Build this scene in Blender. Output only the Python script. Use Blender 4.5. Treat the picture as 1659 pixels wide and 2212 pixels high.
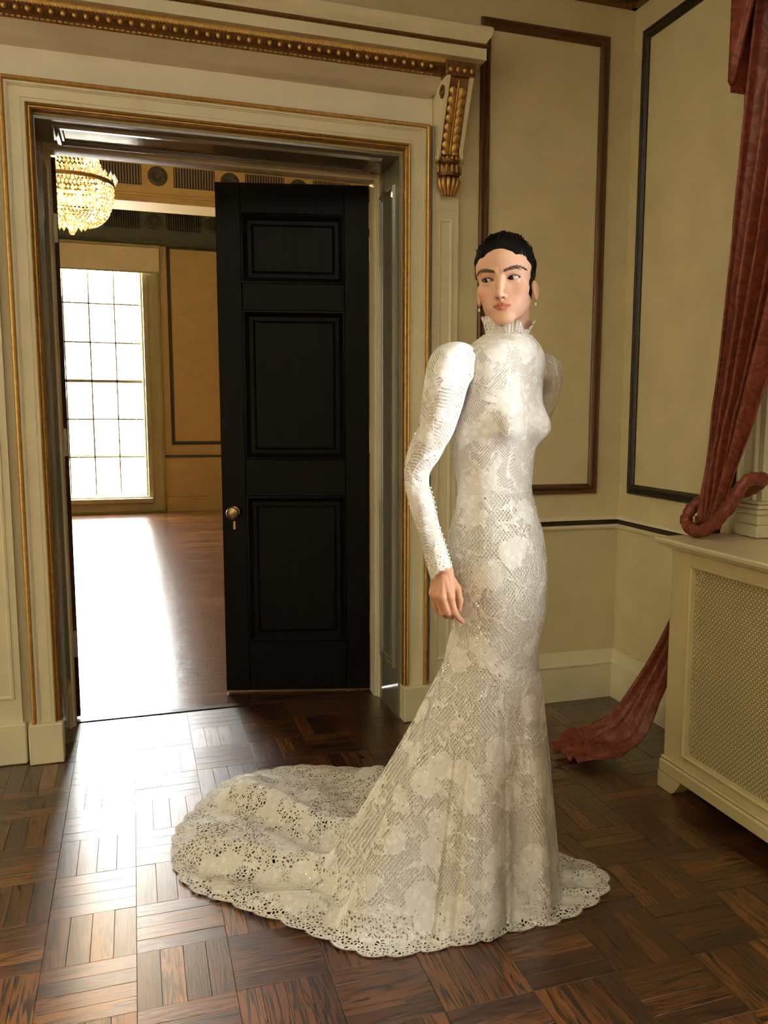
import bpy, bmesh, math, random
import numpy as np
from mathutils import Vector, Matrix

random.seed(7)
rng = np.random.default_rng(7)
SC = bpy.context.scene
COL = SC.collection
for o in list(bpy.data.objects):
    bpy.data.objects.remove(o)

# ------------------------------------------------------------------ camera
CX, CY, FPX = 935.02, 1127.09, 1872.71
YAW, PITCH, ROLL, CAMH = math.radians(19.0187), math.radians(7.3367), math.radians(0.4069), 1.4
_cy, _sy, _cp, _sp = math.cos(YAW), math.sin(YAW), math.cos(PITCH), math.sin(PITCH)
_f = Vector((_sy*_cp, _cy*_cp, -_sp)); _r = Vector((_cy, -_sy, 0)); _u = _r.cross(_f)
CR = _r*math.cos(ROLL) + _u*math.sin(ROLL)
CU = -_r*math.sin(ROLL) + _u*math.cos(ROLL)
CF = _f
cam_d = bpy.data.cameras.new('camera')
cam_d.sensor_fit = 'VERTICAL'
cam_d.sensor_height = 36.0
cam_d.sensor_width = 27.0
cam_d.lens = FPX/2212*36.0
cam_d.shift_x = (829.5-CX)/2212
cam_d.shift_y = (CY-1106)/2212
cam_d.clip_start = 0.05
cam_d.clip_end = 200
cam = bpy.data.objects.new('camera', cam_d)
COL.objects.link(cam)
cam.matrix_world = Matrix(((CR.x, CU.x, -CF.x, 0), (CR.y, CU.y, -CF.y, 0), (CR.z, CU.z, -CF.z, CAMH), (0, 0, 0, 1)))
SC.camera = cam

def project(p):
    q = Vector(p)-Vector((0, 0, CAMH)); d = q.dot(CF)
    return CX+FPX*q.dot(CR)/d, CY-FPX*q.dot(CU)/d

# ------------------------------------------------------------------ world, exposure
SC.view_settings.view_transform = 'Standard'
SC.view_settings.look = 'None'
SC.view_settings.gamma = 1.0
SC.view_settings.use_curve_mapping = False
SC.view_settings.exposure = 1.24
SC.cycles.use_denoising = True
SC.cycles.use_adaptive_sampling = True
SC.cycles.adaptive_threshold = 0.06
SC.cycles.adaptive_min_samples = 16
SC.cycles.max_bounces = 8
SC.cycles.diffuse_bounces = 4
SC.cycles.glossy_bounces = 4
SC.cycles.transmission_bounces = 6
SC.cycles.transparent_max_bounces = 10
SC.cycles.sample_clamp_indirect = 6.0
SC.cycles.caustics_reflective = False
SC.cycles.caustics_refractive = False
W = bpy.data.worlds.new('overcast_sky')
SC.world = W
W.use_nodes = True
_bg = W.node_tree.nodes['Background']
_bg.inputs['Color'].default_value = (0.985, 1.0, 1.0, 1)
_bg.inputs['Strength'].default_value = 40.0

def portal(loc, rot, sx, sy):
    l = bpy.data.lights.new('daylight_portal', 'AREA')
    l.shape = 'RECTANGLE'; l.size = sx; l.size_y = sy
    l.cycles.is_portal = True
    o = bpy.data.objects.new('daylight_portal', l); COL.objects.link(o)
    o.location = loc; o.rotation_euler = rot
    return o

# ------------------------------------------------------------------ helpers
def obj(name, verts, faces, mat, parent=None, smooth=False, loc=None):
    me = bpy.data.meshes.new(name)
    me.from_pydata([tuple(v) for v in verts], [], [tuple(f) for f in faces])
    if smooth:
        me.polygons.foreach_set('use_smooth', [True]*len(me.polygons))
    me.materials.append(mat)
    me.update()
    o = bpy.data.objects.new(name, me); COL.objects.link(o)
    if parent is not None:
        o.parent = parent
    if loc is not None:
        o.location = loc
    return o

def empty(name, loc=(0, 0, 0), rz=0.0, parent=None):
    o = bpy.data.objects.new(name, None); COL.objects.link(o)
    o.location = loc; o.rotation_euler = (0, 0, rz)
    o.empty_display_size = 0.05
    if parent is not None:
        o.parent = parent
    return o

def tag(o, label=None, cat=None, group=None, kind=None):
    if label: o['label'] = label
    if cat: o['category'] = cat
    if group: o['group'] = group
    if kind: o['kind'] = kind
    return o

class MB:
    """collects geometry for ONE mesh object"""
    def __init__(s): s.v = []; s.f = []
    def add(s, vs, fs):
        n = len(s.v); s.v += [tuple(x) for x in vs]; s.f += [tuple(i+n for i in f) for f in fs]; return s
    def box(s, x0, x1, y0, y1, z0, z1):
        return s.add([(x0,y0,z0),(x1,y0,z0),(x1,y1,z0),(x0,y1,z0),(x0,y0,z1),(x1,y0,z1),(x1,y1,z1),(x0,y1,z1)],
                     [(0,3,2,1),(4,5,6,7),(0,1,5,4),(1,2,6,5),(2,3,7,6),(3,0,4,7)])
    def bevbox(s, x0, x1, y0, y1, z0, z1, b=0.004):
        # box with chamfered edges
        c = [(x0,y0,z0),(x1,y1,z1)]
        vs = []; idx = {}
        def V(p):
            k = tuple(round(q, 6) for q in p)
            if k not in idx: idx[k] = len(vs); vs.append(k)
            return idx[k]
        X = (x0, x1); Y = (y0, y1); Z = (z0, z1)
        sg = (1, -1)
        fs = []
        def P(i, j, k, ax):
            p = [X[i]+b*sg[i], Y[j]+b*sg[j], Z[k]+b*sg[k]]
            p[ax] = (X[i], Y[j], Z[k])[ax]
            return V(p)
        for i in (0, 1):
            q = [P(i,0,0,0),P(i,1,0,0),P(i,1,1,0),P(i,0,1,0)]; fs.append(q if i else q[::-1])
            q = [P(0,i,0,1),P(1,i,0,1),P(1,i,1,1),P(0,i,1,1)]; fs.append(q[::-1] if i else q)
            q = [P(0,0,i,2),P(1,0,i,2),P(1,1,i,2),P(0,1,i,2)]; fs.append(q if i else q[::-1])
        for i in (0, 1):
            for j in (0, 1):
                for (a, bb) in ((0, 1), (0, 2), (1, 2)):
                    c3 = 3-a-bb
                    def Q(t, ax):
                        ijk = [0, 0, 0]; ijk[a] = i; ijk[bb] = j; ijk[c3] = t
                        return P(*ijk, ax)
                    fs.append([Q(0, a), Q(1, a), Q(1, bb), Q(0, bb)])
                for k in (0, 1):
                    fs.append([P(i,j,k,0), P(i,j,k,1), P(i,j,k,2)])
        return s.add(vs, fs)
    def lathe(s, prof, n=24, c=(0, 0, 0), a0=0.0, a1=2*math.pi, scale=(1, 1)):
        full = abs(a1-a0-2*math.pi) < 1e-6
        m = n if full else n+1
        vs = []
        for (r, z) in prof:
            for k in range(m):
                a = a0+(a1-a0)*k/n
                vs.append((c[0]+r*math.cos(a)*scale[0], c[1]+r*math.sin(a)*scale[1], c[2]+z))
        fs = []
        for i in range(len(prof)-1):
            for k in range(n):
                k2 = (k+1) % m
                fs.append((i*m+k, i*m+k2, (i+1)*m+k2, (i+1)*m+k))
        return s.add(vs, fs)
    def tube(s, pts, rad, n=10, cap=True, closed=False):
        pts = [Vector(p) for p in pts]
        if not hasattr(rad, '__len__'): rad = [rad]*len(pts)
        vs = []; N = len(pts)
        up = None
        for i, p in enumerate(pts):
            if closed: t = pts[(i+1) % N]-pts[i-1]
            else: t = pts[min(i+1, N-1)]-pts[max(i-1, 0)]
            t.normalize()
            if up is None:
                up = Vector((0, 0, 1)) if abs(t.z) < 0.9 else Vector((1, 0, 0))
            a = t.cross(up).normalized(); b = a.cross(t).normalized(); up = b
            for k in range(n):
                an = 2*math.pi*k/n
                vs.append(p+a*(rad[i]*math.cos(an))+b*(rad[i]*math.sin(an)))
        fs = []
        for i in range(N if closed else N-1):
            j = (i+1) % N
            for k in range(n):
                fs.append((i*n+k, i*n+(k+1) % n, j*n+(k+1) % n, j*n+k))
        if cap and not closed:
            fs.append(tuple(range(n))[::-1]); fs.append(tuple((N-1)*n+k for k in range(n)))
        return s.add(vs, fs)
    def frame(s, M, u0, u1, v0, v1, prof, sides='LTRB'):
        """mitred moulding round a rectangle; prof = [(inset, height)...]; M(u,v,h)->xyz"""
        P = [[M(u0+d, v0+d, h), M(u0+d, v1-d, h), M(u1-d, v1-d, h), M(u1-d, v0+d, h)] for d, h in prof]
        if 'B' not in sides:
            P = [[M(u0+d, v0, h), M(u0+d, v1-d, h), M(u1-d, v1-d, h), M(u1-d, v0, h)] for d, h in prof]
        vs = [p for row in P for p in row]; fs = []
        seg = {'L': 0, 'T': 1, 'R': 2, 'B': 3}
        for i in range(len(prof)-1):
            for ch in sides:
                k = seg[ch]; k2 = (k+1) % 4
                fs.append((i*4+k, i*4+k2, (i+1)*4+k2, (i+1)*4+k))
        if 'B' not in sides:
            fs.append(tuple(i*4 for i in range(len(prof)))); fs.append(tuple(i*4+3 for i in range(len(prof)))[::-1])
        return s.add(vs, fs)
    def run(s, M, u0, u1, prof, cap=True):
        """straight moulding along u; prof=[(v,h)...]"""
        n = len(prof)
        vs = [M(u0, v, h) for v, h in prof]+[M(u1, v, h) for v, h in prof]
        fs = [(i, i+1, n+i+1, n+i) for i in range(n-1)]
        if cap: fs += [tuple(range(n))[::-1], tuple(n+i for i in range(n))]
        return s.add(vs, fs)
    def build(s, name, mat, parent=None, smooth=False, loc=None):
        return obj(name, s.v, s.f, mat, parent, smooth, loc)

def shade_auto(o, deg=35):
    me = o.data
    me.polygons.foreach_set('use_smooth', [True]*len(me.polygons))
    bm = bmesh.new(); bm.from_mesh(me)
    bmesh.ops.recalc_face_normals(bm, faces=bm.faces)
    c = math.radians(deg)
    for e in bm.edges:
        e.smooth = (len(e.link_faces) == 2 and e.calc_face_angle(0) < c)
    bm.to_mesh(me); bm.free()
    return o

def copy_of(o, parent=None, loc=None):
    c = o.copy(); COL.objects.link(c)
    if parent is not None: c.parent = parent
    if loc is not None: c.location = loc
    return c

# ------------------------------------------------------------------ materials
def newmat(name):
    m = bpy.data.materials.new(name); m.use_nodes = True
    nt = m.node_tree
    return m, nt, nt.nodes['Principled BSDF']

def N(nt, t, **kw):
    n = nt.nodes.new(t)
    for k, v in kw.items():
        if hasattr(n, k): setattr(n, k, v)
    return n

def setin(n, **kw):
    for k, v in kw.items():
        n.inputs[k.replace('_', ' ')].default_value = v
    return n

def ramp(nt, fac, stops):
    r = nt.nodes.new('ShaderNodeValToRGB')
    el = r.color_ramp.elements
    while len(el) < len(stops): el.new(0.5)
    for e, (p, c) in zip(el, stops):
        e.position = p; e.color = (*c, 1) if len(c) == 3 else c
    nt.links.new(fac, r.inputs[0])
    return r.outputs[0]

def mixc(nt, fac, a, b, mode='MIX'):
    m = nt.nodes.new('ShaderNodeMix'); m.data_type = 'RGBA'; m.blend_type = mode
    for sock, v in ((m.inputs[0], fac), (m.inputs[6], a), (m.inputs[7], b)):
        if hasattr(v, 'is_output'): nt.links.new(v, sock)
        elif isinstance(v, (int, float)): sock.default_value = v
        else: sock.default_value = (*v, 1)
    return m.outputs[2]

def mth(nt, op, a, b=None, c=None, clamp=False):
    m = nt.nodes.new('ShaderNodeMath'); m.operation = op; m.use_clamp = clamp
    for i, v in enumerate((a, b, c)):
        if v is None: continue
        if hasattr(v, 'is_output'): nt.links.new(v, m.inputs[i])
        else: m.inputs[i].default_value = v
    return m.outputs[0]

def coords(nt, kind='Object', scale=(1, 1, 1), rot=(0, 0, 0)):
    tc = nt.nodes.new('ShaderNodeTexCoord'); mp = nt.nodes.new('ShaderNodeMapping')
    mp.inputs['Scale'].default_value = scale; mp.inputs['Rotation'].default_value = rot
    nt.links.new(tc.outputs[kind], mp.inputs[0])
    return mp.outputs[0]

def noise(nt, vec, scale, detail=3, rough=0.5, dist=0.0):
    n = nt.nodes.new('ShaderNodeTexNoise')
    n.inputs['Scale'].default_value = scale; n.inputs['Detail'].default_value = detail
    n.inputs['Roughness'].default_value = rough; n.inputs['Distortion'].default_value = dist
    if vec is not None: nt.links.new(vec, n.inputs['Vector'])
    return n

def bump(nt, bsdf, height, strength, dist=0.01):
    b = nt.nodes.new('ShaderNodeBump')
    b.inputs['Strength'].default_value = strength; b.inputs['Distance'].default_value = dist
    nt.links.new(height, b.inputs['Height']); nt.links.new(b.outputs[0], bsdf.inputs['Normal'])
    return b

def paint(name, col, rough=0.5, var=0.06, bmp=0.15, scale=6, spec=0.5):
    m, nt, b = newmat(name)
    v = coords(nt)
    n1 = noise(nt, v, scale, 4)
    c = ramp(nt, n1.outputs[0], [(0.3, tuple(x*(1-var) for x in col)), (0.7, tuple(min(1, x*(1+var)) for x in col))])
    nt.links.new(c, b.inputs['Base Color'])
    b.inputs['Roughness'].default_value = rough
    b.inputs['Specular IOR Level'].default_value = spec
    if bmp:
        n2 = noise(nt, v, 180, 3)
        bump(nt, b, n2.outputs[0], bmp, 0.002)
    return m

M_WALL = paint('cream_wall_plaster', (0.63, 0.54, 0.325), 0.55)
M_PANEL = paint('wall_panel_plaster', (0.63, 0.54, 0.33), 0.6)
M_OVER = paint('overdoor_plaster_lit_tone', (0.78, 0.71, 0.57), 0.55)  # wall paint lightened; brighter light above the door put into the colour
M_TRIM = paint('cream_gloss_paint', (0.70, 0.63, 0.43), 0.34, bmp=0.05)
M_SOFFIT = paint('glossy_shaded_jamb_paint', (0.21, 0.19, 0.14), 0.09, bmp=0.02, spec=0.8)  # cream paint darkened; the doorway's shade is put into the colour
M_CEIL = paint('ceiling_plaster', (0.40, 0.36, 0.28), 0.8)
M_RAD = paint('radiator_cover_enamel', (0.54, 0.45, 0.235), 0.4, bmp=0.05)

def gilt(name, c1, c2, rough=0.38, metal=0.75):
    m, nt, b = newmat(name)
    v = coords(nt)
    n1 = noise(nt, v, 60, 4)
    c = ramp(nt, n1.outputs[0], [(0.35, c1), (0.65, c2)])
    nt.links.new(c, b.inputs['Base Color'])
    b.inputs['Metallic'].default_value = metal
    b.inputs['Roughness'].default_value = rough
    bump(nt, b, n1.outputs[0], 0.04, 0.002)
    return m
M_GOLD = gilt('aged_gilding', (0.36, 0.20, 0.055), (0.50, 0.29, 0.08))
M_GOLD2 = gilt('bright_gilding', (0.47, 0.27, 0.075), (0.60, 0.37, 0.11))
M_GOLDD = gilt('dark_gilding', (0.17, 0.085, 0.03), (0.25, 0.125, 0.043), 0.42)
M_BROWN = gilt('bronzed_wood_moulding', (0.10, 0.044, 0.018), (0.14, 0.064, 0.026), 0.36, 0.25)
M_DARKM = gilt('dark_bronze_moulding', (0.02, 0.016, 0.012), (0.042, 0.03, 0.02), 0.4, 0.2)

def wood_dark(name, c1, c2, rough):
    m, nt, b = newmat(name)
    v = coords(nt, 'Object', (9, 9, 0.8))
    n1 = noise(nt, v, 6, 6, 0.6, 0.4)
    c = ramp(nt, n1.outputs[0], [(0.35, c1), (0.7, c2)])
    nt.links.new(c, b.inputs['Base Color'])
    b.inputs['Roughness'].default_value = rough
    b.inputs['Specular IOR Level'].default_value = 0.10
    bump(nt, b, n1.outputs[0], 0.08, 0.003)
    return m
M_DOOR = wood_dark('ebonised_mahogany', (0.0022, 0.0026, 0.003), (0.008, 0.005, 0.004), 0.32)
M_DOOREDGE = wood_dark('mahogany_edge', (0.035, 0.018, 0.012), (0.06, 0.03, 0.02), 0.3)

def simple(name, col, rough=0.5, metal=0.0, emis=None, estr=0.0):
    m, nt, b = newmat(name)
    v = coords(nt)
    n1 = noise(nt, v, 40, 3)
    c = ramp(nt, n1.outputs[0], [(0.3, tuple(x*0.9 for x in col)), (0.7, tuple(min(1, x*1.08) for x in col))])
    nt.links.new(c, b.inputs['Base Color'])
    b.inputs['Roughness'].default_value = rough; b.inputs['Metallic'].default_value = metal
    if emis:
        b.inputs['Emission Color'].default_value = (*emis, 1); b.inputs['Emission Strength'].default_value = estr
    return m
M_BRASS = simple('old_brass', (0.42, 0.29, 0.13), 0.3, 0.9)
M_STEEL = simple('dull_steel', (0.30, 0.27, 0.22), 0.4, 0.8)
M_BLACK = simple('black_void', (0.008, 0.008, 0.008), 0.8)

def plank_mat(name, island, rough0=0.27):
    m, nt, b = newmat(name)
    uv = nt.nodes.new('ShaderNodeUVMap'); uv.uv_map = 'UVMap'
    if island:
        rnd = nt.nodes.new('ShaderNodeNewGeometry').outputs['Random Per Island']
    else:
        rnd = nt.nodes.new('ShaderNodeObjectInfo').outputs['Random']
    wn = nt.nodes.new('ShaderNodeTexWhiteNoise'); wn.noise_dimensions = '1D'
    nt.links.new(rnd, wn.inputs['W'])
    off = nt.nodes.new('ShaderNodeVectorMath'); off.operation = 'SCALE'
    nt.links.new(wn.outputs['Color'], off.inputs[0]); off.inputs['Scale'].default_value = 37.0
    ad = nt.nodes.new('ShaderNodeVectorMath'); ad.operation = 'ADD'
    nt.links.new(uv.outputs[0], ad.inputs[0]); nt.links.new(off.outputs[0], ad.inputs[1])
    # long grain: UV in metres, u along the strip
    mp = nt.nodes.new('ShaderNodeMapping'); mp.inputs['Scale'].default_value = (3.6, 52, 5)
    nt.links.new(ad.outputs[0], mp.inputs[0])
    big = noise(nt, mp.outputs[0], 1.0, 2, 0.5, 0.6)
    wv = mth(nt, 'MULTIPLY', big.outputs[0], 30.0)
    sn = mth(nt, 'SINE', wv)
    band = mth(nt, 'MULTIPLY_ADD', sn, 0.5, 0.5)
    mp2 = nt.nodes.new('ShaderNodeMapping'); mp2.inputs['Scale'].default_value = (7, 520, 7)
    nt.links.new(ad.outputs[0], mp2.inputs[0])
    fine = noise(nt, mp2.outputs[0], 1.0, 3, 0.6)
    s1 = mth(nt, 'MULTIPLY', band, 0.62)
    s2 = mth(nt, 'MULTIPLY_ADD', fine.outputs[0], 0.62, s1)
    rn = nt.nodes.new('ShaderNodeSeparateColor'); nt.links.new(wn.outputs['Color'], rn.inputs[0])
    tone = ramp(nt, rn.outputs[0], [(0.0, (0.045, 0.014, 0.007)), (0.35, (0.080, 0.025, 0.009)), (0.75, (0.125, 0.041, 0.011)), (1.0, (0.20, 0.072, 0.014))])
    dark = mixc(nt, 0.92, tone, (0.007, 0.004, 0.0035))
    fac = ramp(nt, s2, [(0.36, (0, 0, 0)), (0.62, (1, 1, 1))])
    colr = mixc(nt, fac, dark, tone)
    nt.links.new(colr, b.inputs['Base Color'])
    rr = mth(nt, 'MULTIPLY_ADD', fine.outputs[0], 0.10, rough0)
    nt.links.new(rr, b.inputs['Roughness'])
    b.inputs['Specular IOR Level'].default_value = 0.5
    b.inputs['Coat Weight'].default_value = 1.0; b.inputs['Coat Roughness'].default_value = max(0.12, rough0+0.03); b.inputs['Coat IOR'].default_value = 1.44
    hm = mth(nt, 'MULTIPLY_ADD', fac, 0.5, fine.outputs[0])
    wob = noise(nt, coords(nt, 'Object', (1, 1, 1)), 9, 2)
    hm2 = mth(nt, 'MULTIPLY_ADD', wob.outputs[0], 3.0, hm)
    bump(nt, b, hm2, 0.16, 0.0016)
    return m
M_PLANK = plank_mat('stained_oak_strip', False)
M_PLANKS = plank_mat('stained_oak_strips', True)
M_BOARDS = plank_mat('polished_oak_boards', True, 0.13)

def damask(name):
    m, nt, b = newmat(name)
    v = coords(nt, 'Object', (1, 1, 1))
    n1 = noise(nt, v, 9, 2, 0.5, 1.5)
    s = mth(nt, 'SINE', mth(nt, 'MULTIPLY', n1.outputs[0], 30.0))
    k = ramp(nt, mth(nt, 'MULTIPLY_ADD', s, 0.5, 0.5), [(0.45, (0, 0, 0)), (0.6, (1, 1, 1))])
    c = mixc(nt, k, (0.15, 0.027, 0.014), (0.21, 0.042, 0.020))
    nt.links.new(c, b.inputs['Base Color'])
    nt.links.new(ramp(nt, k, [(0, (0.62,)*3), (1, (0.42,)*3)]), b.inputs['Roughness'])
    b.inputs['Sheen Weight'].default_value = 0.08
    b.inputs['Sheen Tint'].default_value = (1, 0.4, 0.2, 1)
    fine = noise(nt, v, 600, 2)
    bump(nt, b, fine.outputs[0], 0.1, 0.001)
    return m
M_RED = damask('red_damask')

def glass_mat():
    m, nt, b = newmat('thin_window_glass')
    out = nt.nodes['Material Output']
    tr = nt.nodes.new('ShaderNodeBsdfTransparent'); tr.inputs[0].default_value = (0.97, 0.98, 0.97, 1)
    gl = nt.nodes.new('ShaderNodeBsdfGlossy'); gl.inputs['Roughness'].default_value = 0.02
    fr = nt.nodes.new('ShaderNodeFresnel'); fr.inputs[0].default_value = 1.45
    mx = nt.nodes.new('ShaderNodeMixShader')
    nt.links.new(fr.outputs[0], mx.inputs[0]); nt.links.new(tr.outputs[0], mx.inputs[1]); nt.links.new(gl.outputs[0], mx.inputs[2])
    nt.links.new(mx.outputs[0], out.inputs[0])
    return m
M_GLASS = glass_mat()
# ================================================================== ROOM SHELL
YW, YB = 3.66, 4.06          # room face / ballroom face of the doorway wall
XR = 2.213                   # window wall
OX0, OX1, OZ = -0.318, 1.113, 2.472   # doorway opening
def Mb(u, v, h): return (u, YW-h, v)
def Mr(u, v, h): return (XR-h, u, v)
def Mf(u, v, h): return (u, 12.3-h, v)

def S(o, label=None):
    o['kind'] = 'structure'
    if label: o['label'] = label
    return o

m = MB()
m.box(-7.2, OX0, YW, YB, 0, 4.9); m.box(OX1, 5.2, YW, YB, 0, 4.9); m.box(OX0, OX1, YW, YB, OZ, 4.9)
S(m.build('wall_back', M_WALL), 'cream plaster wall around the tall doorway')
# window wall with two window openings
WIN = [(1.60, 2.58), (-2.7, 1.16)]
WZ0, WZ1 = 1.0, 3.12
WZL = (1.0, 0.15)          # sill heights of the two windows
m = MB()
ys = [-5.8, WIN[1][0], WIN[1][1], WIN[0][0], WIN[0][1], YW]
for i in range(5):
    if i == 1:
        m.box(XR, XR+0.3, ys[i], ys[i+1], 0, WZL[1]); m.box(XR, XR+0.3, ys[i], ys[i+1], WZ1, 3.5)
    else:
        m.box(XR, XR+0.3, ys[i], ys[i+1], 0, 3.5)
S(m.build('wall_right', M_WALL), 'cream plaster window wall beside the red curtain')
S(MB().box(-7.2, -7.0, -5.8, YW, 0, 3.5).build('wall_left', M_WALL), 'cream plaster wall on the far left of the room')
S(MB().box(-7.2, XR+0.3, -6.0, -5.8, 0, 3.5).build('wall_front', M_WALL), 'cream plaster wall behind the viewer')
S(MB().box(-7.2, XR+0.3, -6.0, YW, 3.5, 3.7).build('ceiling', M_CEIL), 'cream ceiling of the panelled room')
for (y0, y1), wz in zip(WIN[1:], WZL[1:]):
    portal((XR+0.31, (y0+y1)/2, (wz+WZ1)/2), (0, math.radians(90), 0), WZ1-wz, y1-y0)

# ------------------------------------------------------------------ floor
M_SUBFLOOR = paint('dark_oak_subfloor', (0.05, 0.018, 0.008), 0.35)
TS = 0.22812
FX0, FY0 = -0.0383, 2.6702-TS*0   # a joint crossing
floor = S(MB().box(-7.2, XR+0.3, -6.0, 4.075, -0.06, -0.006).build('floor', M_SUBFLOOR), 'dark stained oak parquet laid in basket squares')
def plank_mesh(nm, L, w, t=0.006, g=0.0004, b=0.0006):
    bm = MB().bevbox(-L/2+g, L/2-g, -w/2+g, w/2-g, -t, 0, b)
    me = bpy.data.meshes.new(nm); me.from_pydata(bm.v, [], bm.f)
    uvl = me.uv_layers.new(name='UVMap')
    for lp in me.loops:
        co = me.vertices[lp.vertex_index].co
        uvl.data[lp.index].uv = (co.x, co.y)
    me.materials.append(M_PLANK); me.update()
    return me
PL = plank_mesh('plank', TS, TS/4)
cells = []
for i in range(-19, 10):
    for j in range(-29, 7):
        x0 = FX0+i*TS; y0 = FY0+j*TS
        if x0 > XR or x0+TS < -4.2 or y0+TS < -2.8 or y0 > 4.07: continue
        for k in range(4):
            horiz = (i+j) % 2 == 0
            if horiz: c = (x0+TS/2, y0+(k+0.5)*TS/4, 0)
            else: c = (x0+(k+0.5)*TS/4, y0+TS/2, 0)
            hx, hy = (TS/2, TS/8) if horiz else (TS/8, TS/2)
            if c[1]+hy > 4.073 or c[0]+hx > XR+0.05: continue
            cells.append((c, horiz, hx, hy))
GOWN_HEM = [(1.26,2.30),(1.33,2.15),(1.20,2.0),(0.9,1.95),(0.6,1.92),(0.3,2.1),(0.1,2.4),(0.08,2.75),(0.25,3.1),(0.6,3.27),(0.9,3.1),(1.0,2.5)]
def inside(p, poly):
    c = False; n = len(poly)
    for a in range(n):
        x1, y1 = poly[a]; x2, y2 = poly[(a+1) % n]
        if (y1 > p[1]) != (y2 > p[1]) and p[0] < (x2-x1)*(p[1]-y1)/(y2-y1)+x1: c = not c
    return c
scored = []
for idx, (c, hz, hx, hy) in enumerate(cells):
    if c[1] < 0.7: continue
    q = [project((c[0]+a*hx, c[1]+bb*hy, 0)) for a, bb in ((-1,-1),(1,-1),(1,1),(-1,1))]
    cx_ = sum(p[0] for p in q)/4; cy_ = sum(p[1] for p in q)/4
    if not (-15 < cx_ < 1674 and cy_ < 2225): continue
    if inside(c, GOWN_HEM) or c[0] > 1.9: continue
    if c[1] > 3.6 and not (OX0 < c[0] < OX1): continue
    ar = 0.5*abs(sum(q[a][0]*q[(a+1) % 4][1]-q[(a+1) % 4][0]*q[a][1] for a in range(4)))
    scored.append((ar, idx))
scored.sort(reverse=True)
near = set(i for _, i in scored[:298])
mv, mf, uvs = [], [], []
pv = [tuple(v.co) for v in PL.vertices]; pf = [tuple(p.vertices) for p in PL.polygons]
for idx, (c, hz, hx, hy) in enumerate(cells):
    dz = random.uniform(-0.0005, 0.0004)
    if idx in near:
        o = bpy.data.objects.new('plank', PL); COL.objects.link(o); o.parent = floor
        o.location = (c[0], c[1], dz)
        o.rotation_euler = (random.uniform(-.0025, .0025), random.uniform(-.0025, .0025), (0 if hz else math.pi/2)+(math.pi if random.random() < .5 else 0))
    else:
        n = len(mv)
        for v in pv:
            x, y = (v[0], v[1]) if hz else (-v[1], v[0])
            mv.append((c[0]+x, c[1]+y, v[2]+dz))
        for f in pf:
            mf.append(tuple(n+a for a in f)); uvs += [(pv[a][0], pv[a][1]) for a in f]
o = obj('parquet_strips', mv, mf, M_PLANKS, floor); o['kind'] = 'stuff'
ul = o.data.uv_layers.new(name='UVMap'); ul.data.foreach_set('uv', [c for p in uvs for c in p])
# threshold strip
S(MB().bevbox(OX0, OX1, 4.045, 4.09, -0.01, 0.004, 0.002).build('trim_1', M_DOOREDGE, None), 'dark wooden threshold strip on the doorway floor')

# ballroom floor: same boards running across
bf = S(MB().box(-5.2, 5.2, 4.075, 12.5, -0.06, -0.006).build('floor', M_BLACK), 'polished ballroom floor beyond the doorway')
mv, mf, uvs = [], [], []
y = 4.095
while y < 12.3:
    x = -5+random.uniform(-0.6, 0)
    while x < 4.6:
        L = random.uniform(0.6, 1.2)
        b = MB().box(x+0.001, x+L-0.001, y+0.0006, y+0.0690, -0.006, 0.0)
        n = len(mv); mv += b.v; mf += [tuple(n+a for a in f) for f in b.f]
        uvs += [(b.v[a][0], b.v[a][1]) for f in b.f for a in f]
        x += L
    y += 0.07
o = obj('floor_boards', mv, mf, M_BOARDS, bf); o['kind'] = 'stuff'
ul = o.data.uv_layers.new(name='UVMap'); ul.data.foreach_set('uv', [c for p in uvs for c in p])

# ------------------------------------------------------------------ doorway lining
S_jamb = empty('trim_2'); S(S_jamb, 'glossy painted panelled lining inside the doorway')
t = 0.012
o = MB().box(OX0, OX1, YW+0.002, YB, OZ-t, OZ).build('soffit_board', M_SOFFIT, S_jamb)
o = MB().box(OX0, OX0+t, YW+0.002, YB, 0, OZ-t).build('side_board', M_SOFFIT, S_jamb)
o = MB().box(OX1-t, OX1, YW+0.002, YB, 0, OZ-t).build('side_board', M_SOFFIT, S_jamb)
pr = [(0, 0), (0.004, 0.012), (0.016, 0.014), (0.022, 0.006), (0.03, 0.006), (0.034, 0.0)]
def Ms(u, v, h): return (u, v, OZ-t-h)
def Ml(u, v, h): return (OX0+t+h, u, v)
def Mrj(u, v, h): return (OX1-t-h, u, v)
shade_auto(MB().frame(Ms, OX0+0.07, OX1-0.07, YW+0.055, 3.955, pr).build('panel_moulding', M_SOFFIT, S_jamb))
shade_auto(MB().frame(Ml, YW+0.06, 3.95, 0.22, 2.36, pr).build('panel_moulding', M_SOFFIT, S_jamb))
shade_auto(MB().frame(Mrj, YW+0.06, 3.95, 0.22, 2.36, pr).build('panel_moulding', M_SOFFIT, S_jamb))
# door stop frame: stepped
def Mst(u, v, h): return (u, 4.06-h, v)
shade_auto(MB().frame(Mst, OX0+t, OX1-t, 0, OZ-t, [(0, 0.085), (0.006, 0.08), (0.010, 0.062), (0.018, 0.060), (0.022, 0.045), (0.022, -0.01)], 'LTR').build('stop_moulding', M_TRIM, S_jamb), 25)

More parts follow.
